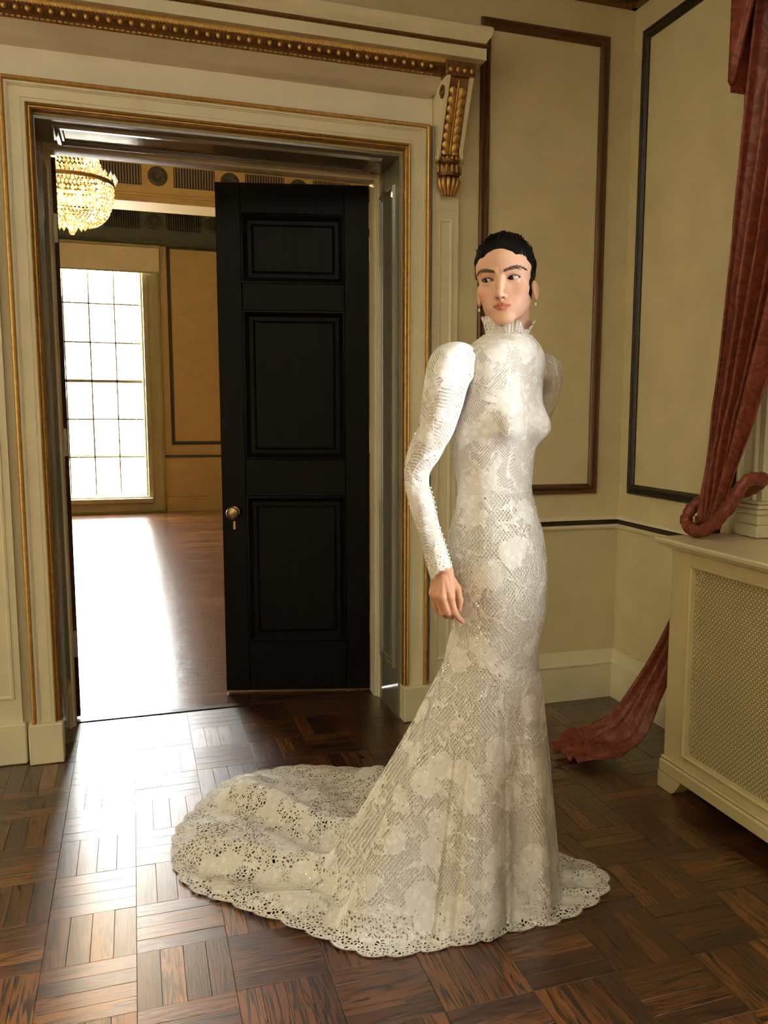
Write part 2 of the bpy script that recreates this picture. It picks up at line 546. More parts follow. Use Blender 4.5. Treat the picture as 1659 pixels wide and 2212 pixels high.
# ------------------------------------------------------------------ architrave
A = empty('trim_3'); S(A, 'cream doorway architrave with two gilded beads')
U0, U1, V1 = -0.417, 1.222, 2.587
PLZ = 0.163
def Mb0(u, v, h): return (u, YW-h, v)
def arch(prof, name, mat, v0=PLZ):
    m = MB(); m.frame(Mb0, U0, U1, v0, V1, prof, 'LTR')
    # frame() with open bottom uses v0 as foot
    return shade_auto(m.build(name, mat, A), 28)
arch([(0, 0), (0, 0.046), (0.003, 0.053), (0.008, 0.057), (0.013, 0.055), (0.017, 0.048), (0.018, 0.040)], 'outer_gilt_bead', M_GOLD2)
arch([(0.018, 0.030), (0.018, 0.046), (0.026, 0.046), (0.026, 0.041), (0.031, 0.041), (0.031, 0.037), (0.070, 0.037), (0.070, 0.0345), (0.084, 0.0345), (0.084, 0.02)], 'casing', M_TRIM)
arch([(0.084, 0.02), (0.084, 0.040), (0.088, 0.045), (0.093, 0.041), (0.095, 0.034), (0.099, 0.034), (0.102, 0.039), (0.106, 0.035), (0.108, 0.02), (0.108, -0.01)], 'inner_gilt_bead', M_GOLD)
for (a, b) in ((U0-0.012, U0+0.113), (U1-0.113, U1+0.012)):
    MB().bevbox(a, b, YW-0.068, YW+0.02, 0.001, PLZ, 0.004).build('plinth_block', M_TRIM, A)

# pilasters either side
for k, (a, b) in enumerate(((-0.575, -0.452), (1.243, 1.362))):
    P = empty('trim_%d' % (4+k)); S(P, ['cream panelled pilaster strip left of the doorway', 'cream panelled pilaster strip under the gilded bracket'][k])
    m = MB(); m.box(a, b, YW-0.02, YW+0.01, 0.165, 2.75)
    m.build('shaft', M_TRIM, P)
    shade_auto(MB().frame(Mb, a+0.022, b-0.022, 0.26, 2.22, [(0, 0.018), (0.004, 0.025), (0.012, 0.026), (0.018, 0.020), (0.022, 0.018)]).build('panel_moulding', M_TRIM, P))
    MB().bevbox(a-0.012, b+0.012, YW-0.04, YW+0.01, 0.001, 0.165, 0.005).build('base_block', M_TRIM, P)

# over-door panel in the wall paint lightened as if brightly lit
S(MB().bevbox(-0.70, 1.243, YW-0.016, YW+0.01, V1+0.004, 2.80, 0.003).build('trim_6', M_OVER), 'flat frieze panel above the doorway, its lit tone painted in')

# ------------------------------------------------------------------ entablature with egg and dart
E_ = empty('trim_7'); S(E_, 'moulded cornice shelf with gilded egg and dart above the doorway')
EX0, EX1 = -0.95, 1.405
def sweepL(prof, name, mat, x1off=True):
    """profile (z, y) swept along x with a mitred return at the right end"""
    m = MB(); n = len(prof)
    vs = []
    for z, y in prof: vs.append((EX0, y, z))
    for z, y in prof: vs.append((EX1-(y-3.45), y, z))      # mitre
    for z, y in prof: vs.append((EX1-(y-3.45), YW+0.005, z))
    fs = []
    for i in range(n-1):
        fs.append((i, i+1, n+i+1, n+i)); fs.append((n+i, n+i+1, 2*n+i+1, 2*n+i))
    fs.append(tuple(range(n)))
    m.add(vs, fs)
    return shade_auto(m.build(name, mat, E_), 28)
sweepL([(2.93, YW), (2.93, 3.435), (2.922, 3.428), (2.905, 3.43), (2.890, 3.437), (2.878, 3.446), (2.870, 3.450), (2.866, 3.450)], 'crown', M_TRIM)
sweepL([(2.866, 3.452), (2.866, 3.446), (2.861, 3.443), (2.857, 3.446), (2.853, 3.444), (2.849, 3.452)], 'gilt_fillet', M_GOLDD)
sweepL([(2.849, 3.452), (2.849, 3.45), (2.806, 3.45), (2.806, 3.484), (2.84, 3.484)], 'fascia', M_TRIM)
sweepL([(2.806, 3.484), (2.789, 3.487), (2.789, 3.492)], 'gilt_band', M_GOLD2)
sweepL([(2.789, 3.488), (2.780, 3.494), (2.766, 3.518), (2.758, 3.524), (2.750, 3.53), (2.749, 3.535)], 'ovolo', M_GOLDD)
sweepL([(2.749, 3.535), (2.738, 3.56), (2.722, 3.60), (2.700, 3.632), (2.690, YW)], 'cove', M_OVER)
# egg and dart ornament: each egg and dart a piece
def egg_mesh():
    m = MB(); m.lathe([(0.0003, -0.014), (0.006, -0.012), (0.0098, -0.005), (0.0105, 0.001), (0.008, 0.007), (0.0003, 0.0095)], 10)
    me = bpy.data.meshes.new('egg'); me.from_pydata(m.v, [], m.f); me.polygons.foreach_set('use_smooth', [True]*len(me.polygons)); me.materials.append(M_GOLD2); return me
def dart_mesh():
    me = bpy.data.meshes.new('dart')
    me.from_pydata([(-0.0035, 0, 0.012), (0.0035, 0, 0.012), (0.0045, 0, 0.004), (0, 0, -0.016), (-0.0045, 0, 0.004), (0, -0.010, 0.006)], [], [(0,1,5),(1,2,5),(2,3,5),(3,4,5),(4,0,5)])
    me.materials.append(M_GOLD); return me
EGG, DART = egg_mesh(), dart_mesh()
ex = -0.60
k = 0
tilt = math.radians(-48)
while ex < 1.20:
    for me, nm, dx in ((EGG, 'egg', 0), (DART, 'dart', 0.019)):
        o = bpy.data.objects.new(nm, me); COL.objects.link(o); o.parent = E_
        o.location = (ex+dx, 3.500, 2.776); o.rotation_euler = (tilt*0.8, 0, 0)
    ex += 0.038
m = MB()
for i in range(int((1.22+0.62)/0.0127)):
    m.lathe([(0.0004, -0.0045), (0.0045, 0), (0.0004, 0.0045)], 6, (-0.62+i*0.0127, 3.486, 2.789))
o = m.build('bead_row', M_GOLD2, E_, True); o['kind'] = 'stuff'
m = MB()
for i in range(int((1.22+0.62)/0.019)):
    m.bevbox(-0.62+i*0.019, -0.62+i*0.019+0.0155, 3.521, 3.534, 2.750, 2.7575, 0.002)
o = m.build('leaf_row', M_GOLD, E_); o['kind'] = 'stuff'

# ------------------------------------------------------------------ gilded console bracket
B = empty('trim_8', (1.305, YW-0.02, 0)); S(B, 'gilded acanthus console bracket at the end of the door cornice')
bw = 0.058
# side profile (y out, z) S-scroll
prof = []
for s_ in np.linspace(0, 1, 40):
    z = 2.742-0.30*s_
    yo = 0.125*(1-s_)**1.5+0.030+0.012*math.sin(s_*math.pi)
    if s_ > 0.86: yo += 0.010*math.sin((s_-0.86)/0.14*math.pi)
    prof.append((yo, z))
def slab(x0, x1, scale, mat, name, dz=0.0):
    m = MB(); n = len(prof); vs = []
    for x in (x0, x1):
        for yo, z in prof: vs.append((x, -yo*scale-(scale-1)*0.004, z+dz))
        for yo, z in prof: vs.append((x, 0.01, z+dz))
    fs = []
    for i in range(n-1):
        fs.append((i, i+1, 2*n+i+1, 2*n+i))
        fs.append((i, n+i, n+i+1, i+1)); fs.append((2*n+i, 2*n+i+1, 3*n+i+1, 3*n+i))
    fs.append((0, 2*n, 3*n, n)); fs.append((n-1, 2*n-1, 4*n-1, 3*n-1))
    m.add(vs, fs)
    return shade_auto(m.build(name, mat, B), 40)
slab(-bw, -bw+0.016, 1.04, M_TRIM, 'cheek'); slab(bw-0.016, bw, 1.04, M_TRIM, 'cheek')
slab(-bw+0.016, bw-0.016, 0.93, M_GOLDD, 'core')
# scroll eyes on the visible cheek
for (yy, zz, rr) in ((-0.108, 2.690, 0.030), (-0.052, 2.455, 0.020)):
    m = MB()
    pts = []
    for a in np.linspace(0, 4.4*math.pi, 44):
        r_ = rr*(1-a/(4.4*math.pi)*0.86)
        pts.append((-bw-0.002, yy+r_*math.cos(a), zz+r_*math.sin(a)))
    m.tube(pts, 0.0036, 6)
    m.build('scroll', M_TRIM if zz < 2.6 else M_GOLDD, B, True)
def yo_at(z):
    s_ = min(max((2.742-z)/0.30, 0), 1)
    return (0.125*(1-s_)**1.5+0.030+0.012*math.sin(s_*math.pi))*0.93
# acanthus leaflets, each one a piece
for row in range(8):
    zt = 2.705-row*0.0315
    for sd in (-1, 1):
        m = MB(); vs = []; fs = []
        nn = 9
        for i in range(nn):
            q = i/(nn-1)
            z = zt-0.055*q
            for j in range(5):
                w = (j/4)
                x = sd*(0.004+(0.036*(math.sin(math.pi*min(1, 0.16+0.84*q))**0.7)*(1-0.18*q))*w)
                bulge = 0.011*math.sin(w*math.pi*0.9+0.2)*math.sin(math.pi*(0.1+0.85*q))+0.003
                zz = z-0.010*w*(1-q)+0.016*w
                vs.append((x, -yo_at(zz)-bulge, zz))
        for i in range(nn-1):
            for j in range(4):
                a = i*5+j; fs.append((a, a+1, a+6, a+5))
        m.add(vs, fs)
        o = m.build('acanthus_leaflet', M_GOLD2, B, True)
pts = [(0, -yo_at(z)-0.006, z) for z in np.linspace(2.735, 2.45, 24)]
MB().tube(pts, 0.0048, 8).build('midrib', M_GOLD, B, True)
# collar rings and pendant leaf drop
m = MB(); m.lathe([(0.0, 2.468), (0.040, 2.466), (0.049, 2.452), (0.047, 2.440), (0.038, 2.432), (0.0, 2.43)], 20, (0, -0.028, 0), scale=(1, 0.8)); shade_auto(m.build('collar', M_GOLDD, B), 40)
m = MB(); m.lathe([(0.0, 2.434), (0.040, 2.430), (0.050, 2.415), (0.052, 2.396), (0.044, 2.382), (0.0, 2.38)], 20, (0, -0.028, 0), scale=(1, 0.85)); shade_auto(m.build('collar', M_GOLDD, B), 40)
for i in range(7):
    a = math.pi+math.pi*(i+0.5)/7
    m = MB(); m.lathe([(0.0003, -0.008), (0.006, -0.004), (0.007, 0.002), (0.0003, 0.009)], 8, (0.047*math.cos(a), -0.028+0.042*math.sin(a), 2.451)); m.build('bead', M_GOLD2, B, True)
    m = MB(); m.bevbox(0.05*math.cos(a)-0.006, 0.05*math.cos(a)+0.006, -0.028+0.045*math.sin(a)-0.004, -0.028+0.045*math.sin(a)+0.004, 2.392, 2.424, 0.003); m.build('flute', M_GOLD, B)
m = MB(); m.lathe([(0.0, 2.384), (0.036, 2.380), (0.042, 2.362), (0.034, 2.335), (0.022, 2.316), (0.008, 2.306), (0.0, 2.305)], 18, (0, -0.022, 0), scale=(1, 0.8)); shade_auto(m.build('drop', M_GOLDD, B), 50)
for i in range(6):
    a = math.pi+math.pi*(i+0.5)/6
    m = MB()
    pts = [(math.cos(a)*r_, -0.022+math.sin(a)*r_*0.85, z) for r_, z in ((0.036, 2.383), (0.046, 2.366), (0.040, 2.342), (0.030, 2.322), (0.024, 2.312), (0.028, 2.305))]
    m.tube(pts, [0.004, 0.010, 0.010, 0.008, 0.006, 0.003], 8); m.build('drop_leaf', M_GOLD2 if i < 3 else M_GOLD, B, True)
# capital block of the bracket: small egg rows
m = MB(); m.bevbox(-bw-0.006, bw+0.006, -0.165, 0.01, 2.742, 2.80, 0.004); m.build('abacus', M_GOLDD, B)
for i in range(4):
    for me, nm, dz_ in ((EGG, 'egg', 0),):
        o = bpy.data.objects.new(nm, me); COL.objects.link(o); o.parent = B
        o.location = (-0.045+i*0.030, -0.168, 2.765); o.rotation_euler = (tilt*0.5, 0, 0)

# ------------------------------------------------------------------ wall panel frames, dado rail, skirting
PF = [(0, 0.0), (0, 0.014), (0.006, 0.020), (0.012, 0.018), (0.016, 0.013), (0.020, 0.012), (0.028, 0.024), (0.036, 0.024), (0.041, 0.014), (0.045, 0.010), (0.046, 0.0)]
def panel(M, u0, u1, v0, v1, n, mat, lab, pm=M_PANEL):
    e = empty('trim_%d' % n); S(e, lab)
    shade_auto(MB().frame(M, u0, u1, v0, v1, PF).build('frame_moulding', mat, e), 30)
    m = MB(); m.add([M(u0+0.04, v0+0.04, 0.003), M(u1-0.04, v0+0.04, 0.003), M(u1-0.04, v1-0.04, 0.003), M(u0+0.04, v1-0.04, 0.003)], [(0, 1, 2, 3)])
    o = m.build('panel_field', pm, e); shade_auto(o)
    return e
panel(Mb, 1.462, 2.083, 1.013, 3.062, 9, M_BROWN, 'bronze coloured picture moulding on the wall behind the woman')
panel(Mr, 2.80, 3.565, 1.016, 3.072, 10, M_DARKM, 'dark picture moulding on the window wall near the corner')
# dado rail: cream ledge with a dark strip
def dado(n, M, u0, u1, lab):
    e = empty('trim_%d' % n); S(e, lab)
    shade_auto(MB().run(M, u0, u1, [(0.905, 0), (0.900, 0.012), (0.892, 0.020), (0.885, 0.022), (0.882, 0.010), (0.882, 0)]).build('rail_top', M_TRIM, e), 30)
    MB().run(M, u0, u1, [(0.882, 0.010), (0.880, 0.016), (0.862, 0.014), (0.860, 0.008)]).build('dark_strip', M_DARKM, e)
    shade_auto(MB().run(M, u0, u1, [(0.860, 0), (0.860, 0.010), (0.850, 0.015), (0.842, 0.012), (0.836, 0.004), (0.834, 0)]).build('rail_bottom', M_TRIM, e), 30)
dado(11, Mb, 1.362, XR, 'dado rail with a dark strip behind the woman')
dado(12, Mr, 2.70, YW, 'dado rail with a dark strip on the window wall')
dado(20, Mb, -7.0, -0.575, 'dado rail with a dark strip left of the doorway')
BP = [(0.24, 0), (0.238, 0.008), (0.228, 0.014), (0.214, 0.016), (0.206, 0.022), (0.190, 0.024), (0.180, 0.030), (0.172, 0.030), (0.170, 0.026), (0.001, 0.026), (0.001, 0)]
S(shade_auto(MB().run(Mb, 1.362, XR, BP).build('baseboard_back', M_TRIM), 30), 'tall moulded cream skirting behind the woman')
S(shade_auto(MB().run(Mr, 1.35, YW, BP).build('baseboard_right', M_TRIM), 30), 'tall moulded cream skirting under the windows')
S(shade_auto(MB().run(Mb, -7.0, -0.575, BP).build('baseboard_left', M_TRIM), 30), 'tall moulded cream skirting left of the doorway')
# ceiling cornice (dark, dentilled)
e = empty('trim_13'); S(e, 'dark dentilled ceiling cornice above the corner')
CP = [(3.195, 0), (3.195, 0.03), (3.22, 0.05), (3.25, 0.055), (3.28, 0.10), (3.33, 0.13), (3.36, 0.18), (3.42, 0.20), (3.44, 0.24), (3.5, 0.25), (3.5, 0)]
shade_auto(MB().run(Mb, -7.0, XR, CP).build('cornice_run', M_GOLDD, e), 30)
shade_auto(MB().run(Mr, -2.8, YW, CP).build('cornice_run', M_GOLDD, e), 30)
DM = MB().bevbox(-0.012, 0.012, -0.02, 0.02, -0.018, 0.018, 0.003)
dme = bpy.data.meshes.new('dentil'); dme.from_pydata(DM.v, [], DM.f); dme.materials.append(M_DARKM)
for i in range(26):
    o = bpy.data.objects.new('dentil', dme); COL.objects.link(o); o.parent = e; o.location = (1.10+i*0.042, YW-0.055, 3.218)
for i in range(20):
    o = bpy.data.objects.new('dentil', dme); COL.objects.link(o); o.parent = e; o.location = (XR-0.055, 3.58-i*0.042, 3.218); o.rotation_euler = (0, 0, math.pi/2)

# ------------------------------------------------------------------ doors
def door_leaf(name, hinge, ang, width, flip, lab):
    """local x from hinge to free edge, y thickness 0..0.048, z up"""
    d = empty(name, hinge, ang); S(d, lab)
    H_, T = 2.437, 0.05
    z0 = 0.012
    s1 = 0.115
    rails = [(z0, 0.26), (0.98, 1.16), (1.86, 1.985), (2.30, z0+H_-0.012)]
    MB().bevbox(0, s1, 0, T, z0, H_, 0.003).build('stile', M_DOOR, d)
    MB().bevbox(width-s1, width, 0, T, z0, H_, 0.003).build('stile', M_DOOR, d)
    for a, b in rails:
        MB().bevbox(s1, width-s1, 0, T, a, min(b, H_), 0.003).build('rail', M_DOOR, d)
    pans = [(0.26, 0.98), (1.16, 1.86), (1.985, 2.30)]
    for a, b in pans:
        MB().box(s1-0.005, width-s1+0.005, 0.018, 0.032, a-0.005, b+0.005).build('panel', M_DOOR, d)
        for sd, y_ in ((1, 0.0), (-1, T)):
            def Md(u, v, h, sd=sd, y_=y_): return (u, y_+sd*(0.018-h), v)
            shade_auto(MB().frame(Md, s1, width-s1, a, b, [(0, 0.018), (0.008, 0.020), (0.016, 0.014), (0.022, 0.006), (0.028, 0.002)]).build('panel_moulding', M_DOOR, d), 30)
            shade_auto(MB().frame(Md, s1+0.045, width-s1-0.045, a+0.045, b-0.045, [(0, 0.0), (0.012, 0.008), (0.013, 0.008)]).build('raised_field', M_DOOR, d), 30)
            m = MB(); m.add([Md(s1+0.058, a+0.058, 0.008), Md(width-s1-0.058, a+0.058, 0.008), Md(width-s1-0.058, b-0.058, 0.008), Md(s1+0.058, b-0.058, 0.008)], [(0, 1, 2, 3)])
            shade_auto(m.build('raised_field', M_DOOR, d))
    return d
HX, HY = 1.078, 4.082
FXL, FYL = 0.394, 4.264
wR = math.hypot(HX-FXL, FYL-HY)
angR = math.atan2(FYL-HY, FXL-HX)
# local frame of right leaf: x towards free edge, y = side turned away from viewer after mirroring
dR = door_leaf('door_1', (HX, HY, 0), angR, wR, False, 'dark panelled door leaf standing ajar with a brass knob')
dR.scale = (1, -1, 1)
def knob(parent, x, y, z, sgn):
    m = MB(); prof = [(0.0, 0.0), (0.026, 0.0), (0.027, 0.004), (0.012, 0.008), (0.010, 0.026), (0.016, 0.034), (0.027, 0.044), (0.031, 0.056), (0.027, 0.068), (0.014, 0.075), (0.0, 0.077)]
    m.lathe(prof, 20)
    m.v = [(x+a, y+sgn*c, z+b) for a, b, c in m.v]
    return shade_auto(m.build('knob', M_BRASS, parent), 40)
knob(dR, wR-0.056, 0.0, 0.905, -1)
knob(dR, wR-0.056, 0.05, 0.905, 1)
m = MB(); m.bevbox(wR-0.062, wR-0.050, -0.003, 0.001, 0.82, 0.86, 0.001); m.build('keyhole_plate', M_BRASS, dR)
for z in (0.35, 1.25, 2.15):
    m = MB(); m.tube([(-0.006, 0.0, z-0.055), (-0.006, 0.0, z+0.055)], 0.0075, 10); m.build('hinge', M_STEEL, dR)
dL = door_leaf('door_2', (-0.268, 4.098, 0), math.radians(104), wR, True, 'dark panelled door leaf folded back into the ballroom')
for z in (0.35, 1.25, 2.15):
    m = MB(); m.bevbox(-0.003, 0.004, 0.004, 0.046, z-0.06, z+0.06, 0.001); m.build('hinge', M_STEEL, dL)
MB().bevbox(-0.0015, 0.002, 0.001, 0.049, 0.0125, 2.436, 0.0008).build('lipping', M_DOOREDGE, dL)
# ================================================================== BALLROOM
M_BALL = paint('ballroom_plaster', (0.46, 0.33, 0.13), 0.6)
M_BALLP = paint('ballroom_panel', (0.46, 0.325, 0.125), 0.6)
M_BALL_SHADE = paint('ballroom_frieze_shade', (0.07, 0.075, 0.055), 0.6)  # darker copy of the ballroom plaster; its shade put into the colour
M_OLIVE = paint('olive_window_paint', (0.30, 0.27, 0.12), 0.4)
M_GREY = paint('grey_green_moulding', (0.05, 0.05, 0.035), 0.5)
YF = 12.3
WX0, WX1, WFZ0, WFZ1 = -1.475, 0.178, 0.20, 3.30     # far window opening
m = MB()
m.box(-5.2, WX0, YF, YF+0.35, 0, 4.9); m.box(WX1, 5.2, YF, YF+0.35, 0, 4.9)
m.box(WX0, WX1, YF, YF+0.35, 0, WFZ0); m.box(WX0, WX1, YF, YF+0.35, WFZ1, 4.9)
S(m.build('wall_far', M_BALL), 'brown yellow ballroom wall around the tall window')
S(MB().box(-5.4, -5.2, YB, YF+0.35, 0, 4.9).build('wall_far_left', M_BALL), 'ballroom side wall on the left')
S(MB().box(5.2, 5.4, YB, YF+0.35, 0, 4.9).build('wall_far_right', M_BALL), 'ballroom side wall on the right')
S(MB().box(-5.4, 5.4, YB, YF+0.35, 4.9, 5.1).build('ceiling', M_BALL), 'high ballroom ceiling')
portal(((WX0+WX1)/2, YF+0.36, (WFZ0+WFZ1)/2), (math.radians(-90), 0, 0), WX1-WX0, WFZ1-WFZ0)

def make_window(name, M, u0, u1, v0, v1, cols, rows, lab, mat, thick=None, depth=0.0, glass=True):
    w = empty(name); S(w, lab)
    fr = 0.045
    shade_auto(MB().frame(M, u0, u1, v0, v1, [(0, -depth-0.05), (0, -depth+0.02), (fr*0.6, -depth+0.02), (fr, -depth), (fr, -depth-0.05)]).build('sash_frame', mat, w), 30)
    du = (u1-u0-2*fr)/cols; dv = (v1-v0-2*fr)/rows
    def bar(a0, a1, b0, b1):
        m = MB(); P = [M(a, b, h) for h in (-depth-0.035, -depth-0.008) for a, b in ((a0, b0), (a1, b0), (a1, b1), (a0, b1))]
        m.add(P, [(0,3,2,1),(4,5,6,7),(0,1,5,4),(1,2,6,5),(2,3,7,6),(3,0,4,7)])
        return m.build('glazing_bar', mat, w)
    for i in range(1, cols):
        u = u0+fr+i*du; bar(u-0.009, u+0.009, v0+fr, v1-fr)
    for j in range(1, rows):
        v = v0+fr+j*dv; t_ = 0.02 if (thick and j in thick) else 0.009
        bar(u0+fr, u1-fr, v-t_, v+t_)
    for i in range(cols):
        for j in range(rows):
            a = u0+fr+i*du; b = v0+fr+j*dv
            m = MB(); m.add([M(a, b, -depth-0.022), M(a+du, b, -depth-0.022), M(a+du, b+dv, -depth-0.022), M(a, b+dv, -depth-0.022)], [(0, 1, 2, 3)])
            m.build('pane', M_GLASS, w)
    return w
w1 = make_window('window_1', Mf, WX0, WX1, WFZ0, WFZ1, 5, 6, 'tall glazed ballroom window with small panes', M_OLIVE, (3,), 0.12)
# olive casing and sill
e = empty('trim_14'); S(e, 'olive painted casing and sill of the ballroom window')
shade_auto(MB().frame(Mf, WX0-0.215, WX1+0.215, 0.001, 3.47, [(0, 0), (0, 0.05), (0.03, 0.06), (0.05, 0.05), (0.13, 0.04), (0.16, 0.05), (0.215, 0.03), (0.219, 0.02), (0.219, -0.12)]).build('casing', M_OLIVE, e), 30)
MB().bevbox(WX0-0.05, WX1+0.05, YF-0.10, YF+0.1, 0.135, 0.20, 0.006).build('sill', M_OLIVE, e)
# roller blind
rb = empty('roller_blind', (0, YF-0.09, 3.16))
tag(rb, 'beige roller blind pulled down over the top of the ballroom window', 'blind')
MB().box(WX0-0.16, 0.395, -0.004, 0.004, 0.0, 0.31).build('cloth', paint('blind_cloth', (0.62, 0.55, 0.41), 0.8), rb)
MB().tube([(WX0-0.17, 0.0, 0.325), (0.405, 0.0, 0.325)], 0.022, 12).build('roller', M_OLIVE, rb)
MB().bevbox(WX0-0.16, 0.395, -0.010, 0.010, -0.018, 0.004, 0.002).build('bottom_bar', M_OLIVE, rb)
# ballroom panels, dado, skirting
panel(Mf, 0.49, 2.3, 0.91, 3.53, 15, M_GREY, 'grey green panel frame on the ballroom wall', M_BALLP)
e = empty('trim_16'); S(e, 'ballroom dado rail under the panel frame')
shade_auto(MB().run(Mf, 0.40, 5.2, [(0.80, 0), (0.795, 0.03), (0.775, 0.035), (0.77, 0.0)]).build('rail', M_BALL, e), 30)
MB().run(Mf, 0.40, 5.2, [(0.765, 0.0), (0.765, 0.016), (0.735, 0.016), (0.735, 0)]).build('dark_strip', M_GREY, e)
S(shade_auto(MB().run(Mf, 0.40, 5.2, [(0.20, 0), (0.195, 0.03), (0.17, 0.035), (0.165, 0.045), (0.001, 0.045), (0.001, 0)]).build('baseboard_far', M_BALL), 30), 'tall ballroom skirting')

# friezes: one on a cross beam, one on the far wall
def frieze(n, y, mat, zc, lab, dark):
    """vent grilles and rosettes on a face at y"""
    e = empty('trim_%d' % n); S(e, lab)
    def Mz(u, v, h): return (u, y-h, v)
    pitch = 0.765
    for i in range(-3, 4):
        xr = 0.345+i*pitch
        # rosette
        m = MB(); m.lathe([(0.0, 0.02), (0.03, 0.018), (0.036, 0.006), (0.045, 0.006), (0.06, 0.014), (0.085, 0.016), (0.100, 0.010), (0.104, 0.0)], 24)
        m.v = [(xr+a, y-c, zc+b) for a, b, c in m.v]
        ro = shade_auto(m.build('rosette', M_GREY, e), 30)
        for k in range(12):
            a = 2*math.pi*(k+0.5)/12
            m = MB(); m.lathe([(0.0003, -0.024), (0.009, -0.01), (0.010, 0.008), (0.0003, 0.022)], 6)
            m.v = [(xr+math.cos(a)*(0.068+c_)-math.sin(a)*a_, y-0.014-max(b_, 0)*0.8, zc+math.sin(a)*(0.068+c_)+math.cos(a)*a_) for a_, b_, c_ in m.v]
            m.build('petal', M_GREY, ro, True)
        # grille
        x0, x1 = xr+0.165, xr+0.600
        gb = MB().box(x0, x1, y-0.004, y+0.0, zc-0.105, zc+0.105).build('vent_backing', M_BLACK, e)
        nb = 15
        for k in range(nb):
            xa = x0+(k+0.5)*(x1-x0)/nb
            MB().box(xa-0.008, xa+0.008, y-0.018, y-0.004, zc-0.103, zc+0.103).build('slat', M_GREY if dark else M_SLAT_LIT, gb)  # far slats take the darker tone: shade put into the colour
    return e
M_SLAT_LIT = paint('lit_vent_slat', (0.19, 0.15, 0.11), 0.5)  # beam slats lightened; chandelier light put into the colour
bm_ = S(MB().box(-5.2, 5.2, 10.2, 10.75, 3.62, 4.9).build('beam', M_BALL), 'deep ballroom ceiling beam with vent grilles')
shade_auto(MB().run(lambda u, v, h: (u, 10.2-h, v), -5.2, 5.2, [(3.70, 0), (3.69, 0.02), (3.665, 0.025), (3.655, 0.045), (3.63, 0.05), (3.60, 0.02), (3.60, -0.3)]).build('beam_moulding', M_BALL, bm_), 30)
frieze(17, 10.2, M_BALL, 3.885, 'row of slatted vents and rosettes on the ballroom beam', False)
S(MB().box(-5.2, 5.2, YF-0.02, YF+0.01, 3.56, 4.12).build('trim_18', M_BALL_SHADE), 'frieze band above the ballroom window, its shade painted in')
frieze(19, YF-0.02, M_BALL_SHADE, 3.82, 'row of vents and rosettes on the far ballroom frieze, slats with shade painted in', True)
S(shade_auto(MB().run(Mf, -5.2, 5.2, [(3.56, 0.02), (3.56, 0.05), (3.535, 0.06), (3.51, 0.03), (3.51, 0)]).build('trim_21', M_BALL_SHADE), 30), 'moulding under the far ballroom frieze, its shade painted in')

# chandelier
def crystal_mat():
    m, nt, b = newmat('self_glowing_crystal')
    b.inputs['Base Color'].default_value = (0.50, 0.38, 0.17, 1)
    b.inputs['Roughness'].default_value = 0.12
    b.inputs['Specular IOR Level'].default_value = 1.0
    b.inputs['Transmission Weight'].default_value = 0.5
    v = coords(nt)
    n1 = noise(nt, v, 14, 2)
    n2 = nt.nodes.new('ShaderNodeNewGeometry')
    k = mth(nt, 'POWER', n2.outputs['Random Per Island'], 4.0)
    k2 = mth(nt, 'MULTIPLY_ADD', k, 1.0, 0.07)  # random glow per crystal; bulb glints put in as emission
    b.inputs['Emission Color'].default_value = (1.0, 0.78, 0.36, 1)
    nt.links.new(k2, b.inputs['Emission Strength'])
    return m
M_CRYS = crystal_mat()
M_BULB = simple('glowing_bulb', (1, 0.9, 0.7), 0.5, 0, (1.0, 0.8, 0.45), 12.0)
ch = empty('chandelier', (-0.368, 7.0, 2.64))
tag(ch, 'lit crystal basket chandelier hanging in the ballroom', 'chandelier')
def octa(m, c, r, s=1.0):
    vs = [(c[0]+r, c[1], c[2]), (c[0], c[1]+r, c[2]), (c[0]-r, c[1], c[2]), (c[0], c[1]-r, c[2]), (c[0], c[1], c[2]+r*s), (c[0], c[1], c[2]-r*s)]
    m.add(vs, [(0,1,4),(1,2,4),(2,3,4),(3,0,4),(1,0,5),(2,1,5),(3,2,5),(0,3,5)])
m = MB()
for i in range(14):
    t_ = i/13
    r_ = 0.285*math.cos(t_*1.25)**0.75+0.004; z = 0.335-0.255*math.sin(t_*math.pi/2)
    nb = max(6, int(2*math.pi*r_/0.026))
    for k in range(nb):
        a = 2*math.pi*(k+0.5*(i % 2))/nb
        octa(m, (r_*math.cos(a), r_*math.sin(a), z), 0.0125, 1.1)
o = m.build('crystal_basket', M_CRYS, ch); o['kind'] = 'stuff'
m = MB()
for i in range(16):
    t_ = i/15
    r_ = 0.27-0.17*t_**0.6; z = 0.40+0.50*t_
    nb = int(2*math.pi*r_/0.028)
    for k in range(nb):
        a = 2*math.pi*(k+0.5*(i % 2))/nb
        octa(m, (r_*math.cos(a), r_*math.sin(a), z), 0.012, 1.35)
o = m.build('crystal_canopy', M_CRYS, ch); o['kind'] = 'stuff'
m = MB(); m.lathe([(0.296, 0.352), (0.304, 0.358), (0.304, 0.376), (0.296, 0.384), (0.288, 0.376), (0.288, 0.358), (0.296, 0.352)], 40); shade_auto(m.build('crown_ring', M_BRASS, ch), 40)
m = MB(); m.lathe([(0.10, 0.895), (0.108, 0.90), (0.108, 0.93), (0.10, 0.935), (0.092, 0.93), (0.092, 0.90), (0.10, 0.895)], 30); shade_auto(m.build('top_ring', M_BRASS, ch), 40)
for k in range(28):
    a = 2*math.pi*k/28
    m = MB(); octa(m, (0.312*math.cos(a), 0.312*math.sin(a), 0.405), 0.016, 1.9); m.build('crown_crystal', M_CRYS, ch)
for k in range(14):
    a = 2*math.pi*k/14
    m = MB(); octa(m, (0.095*math.cos(a), 0.095*math.sin(a), 0.062), 0.013, 1.8); m.build('drop_crystal', M_CRYS, ch)
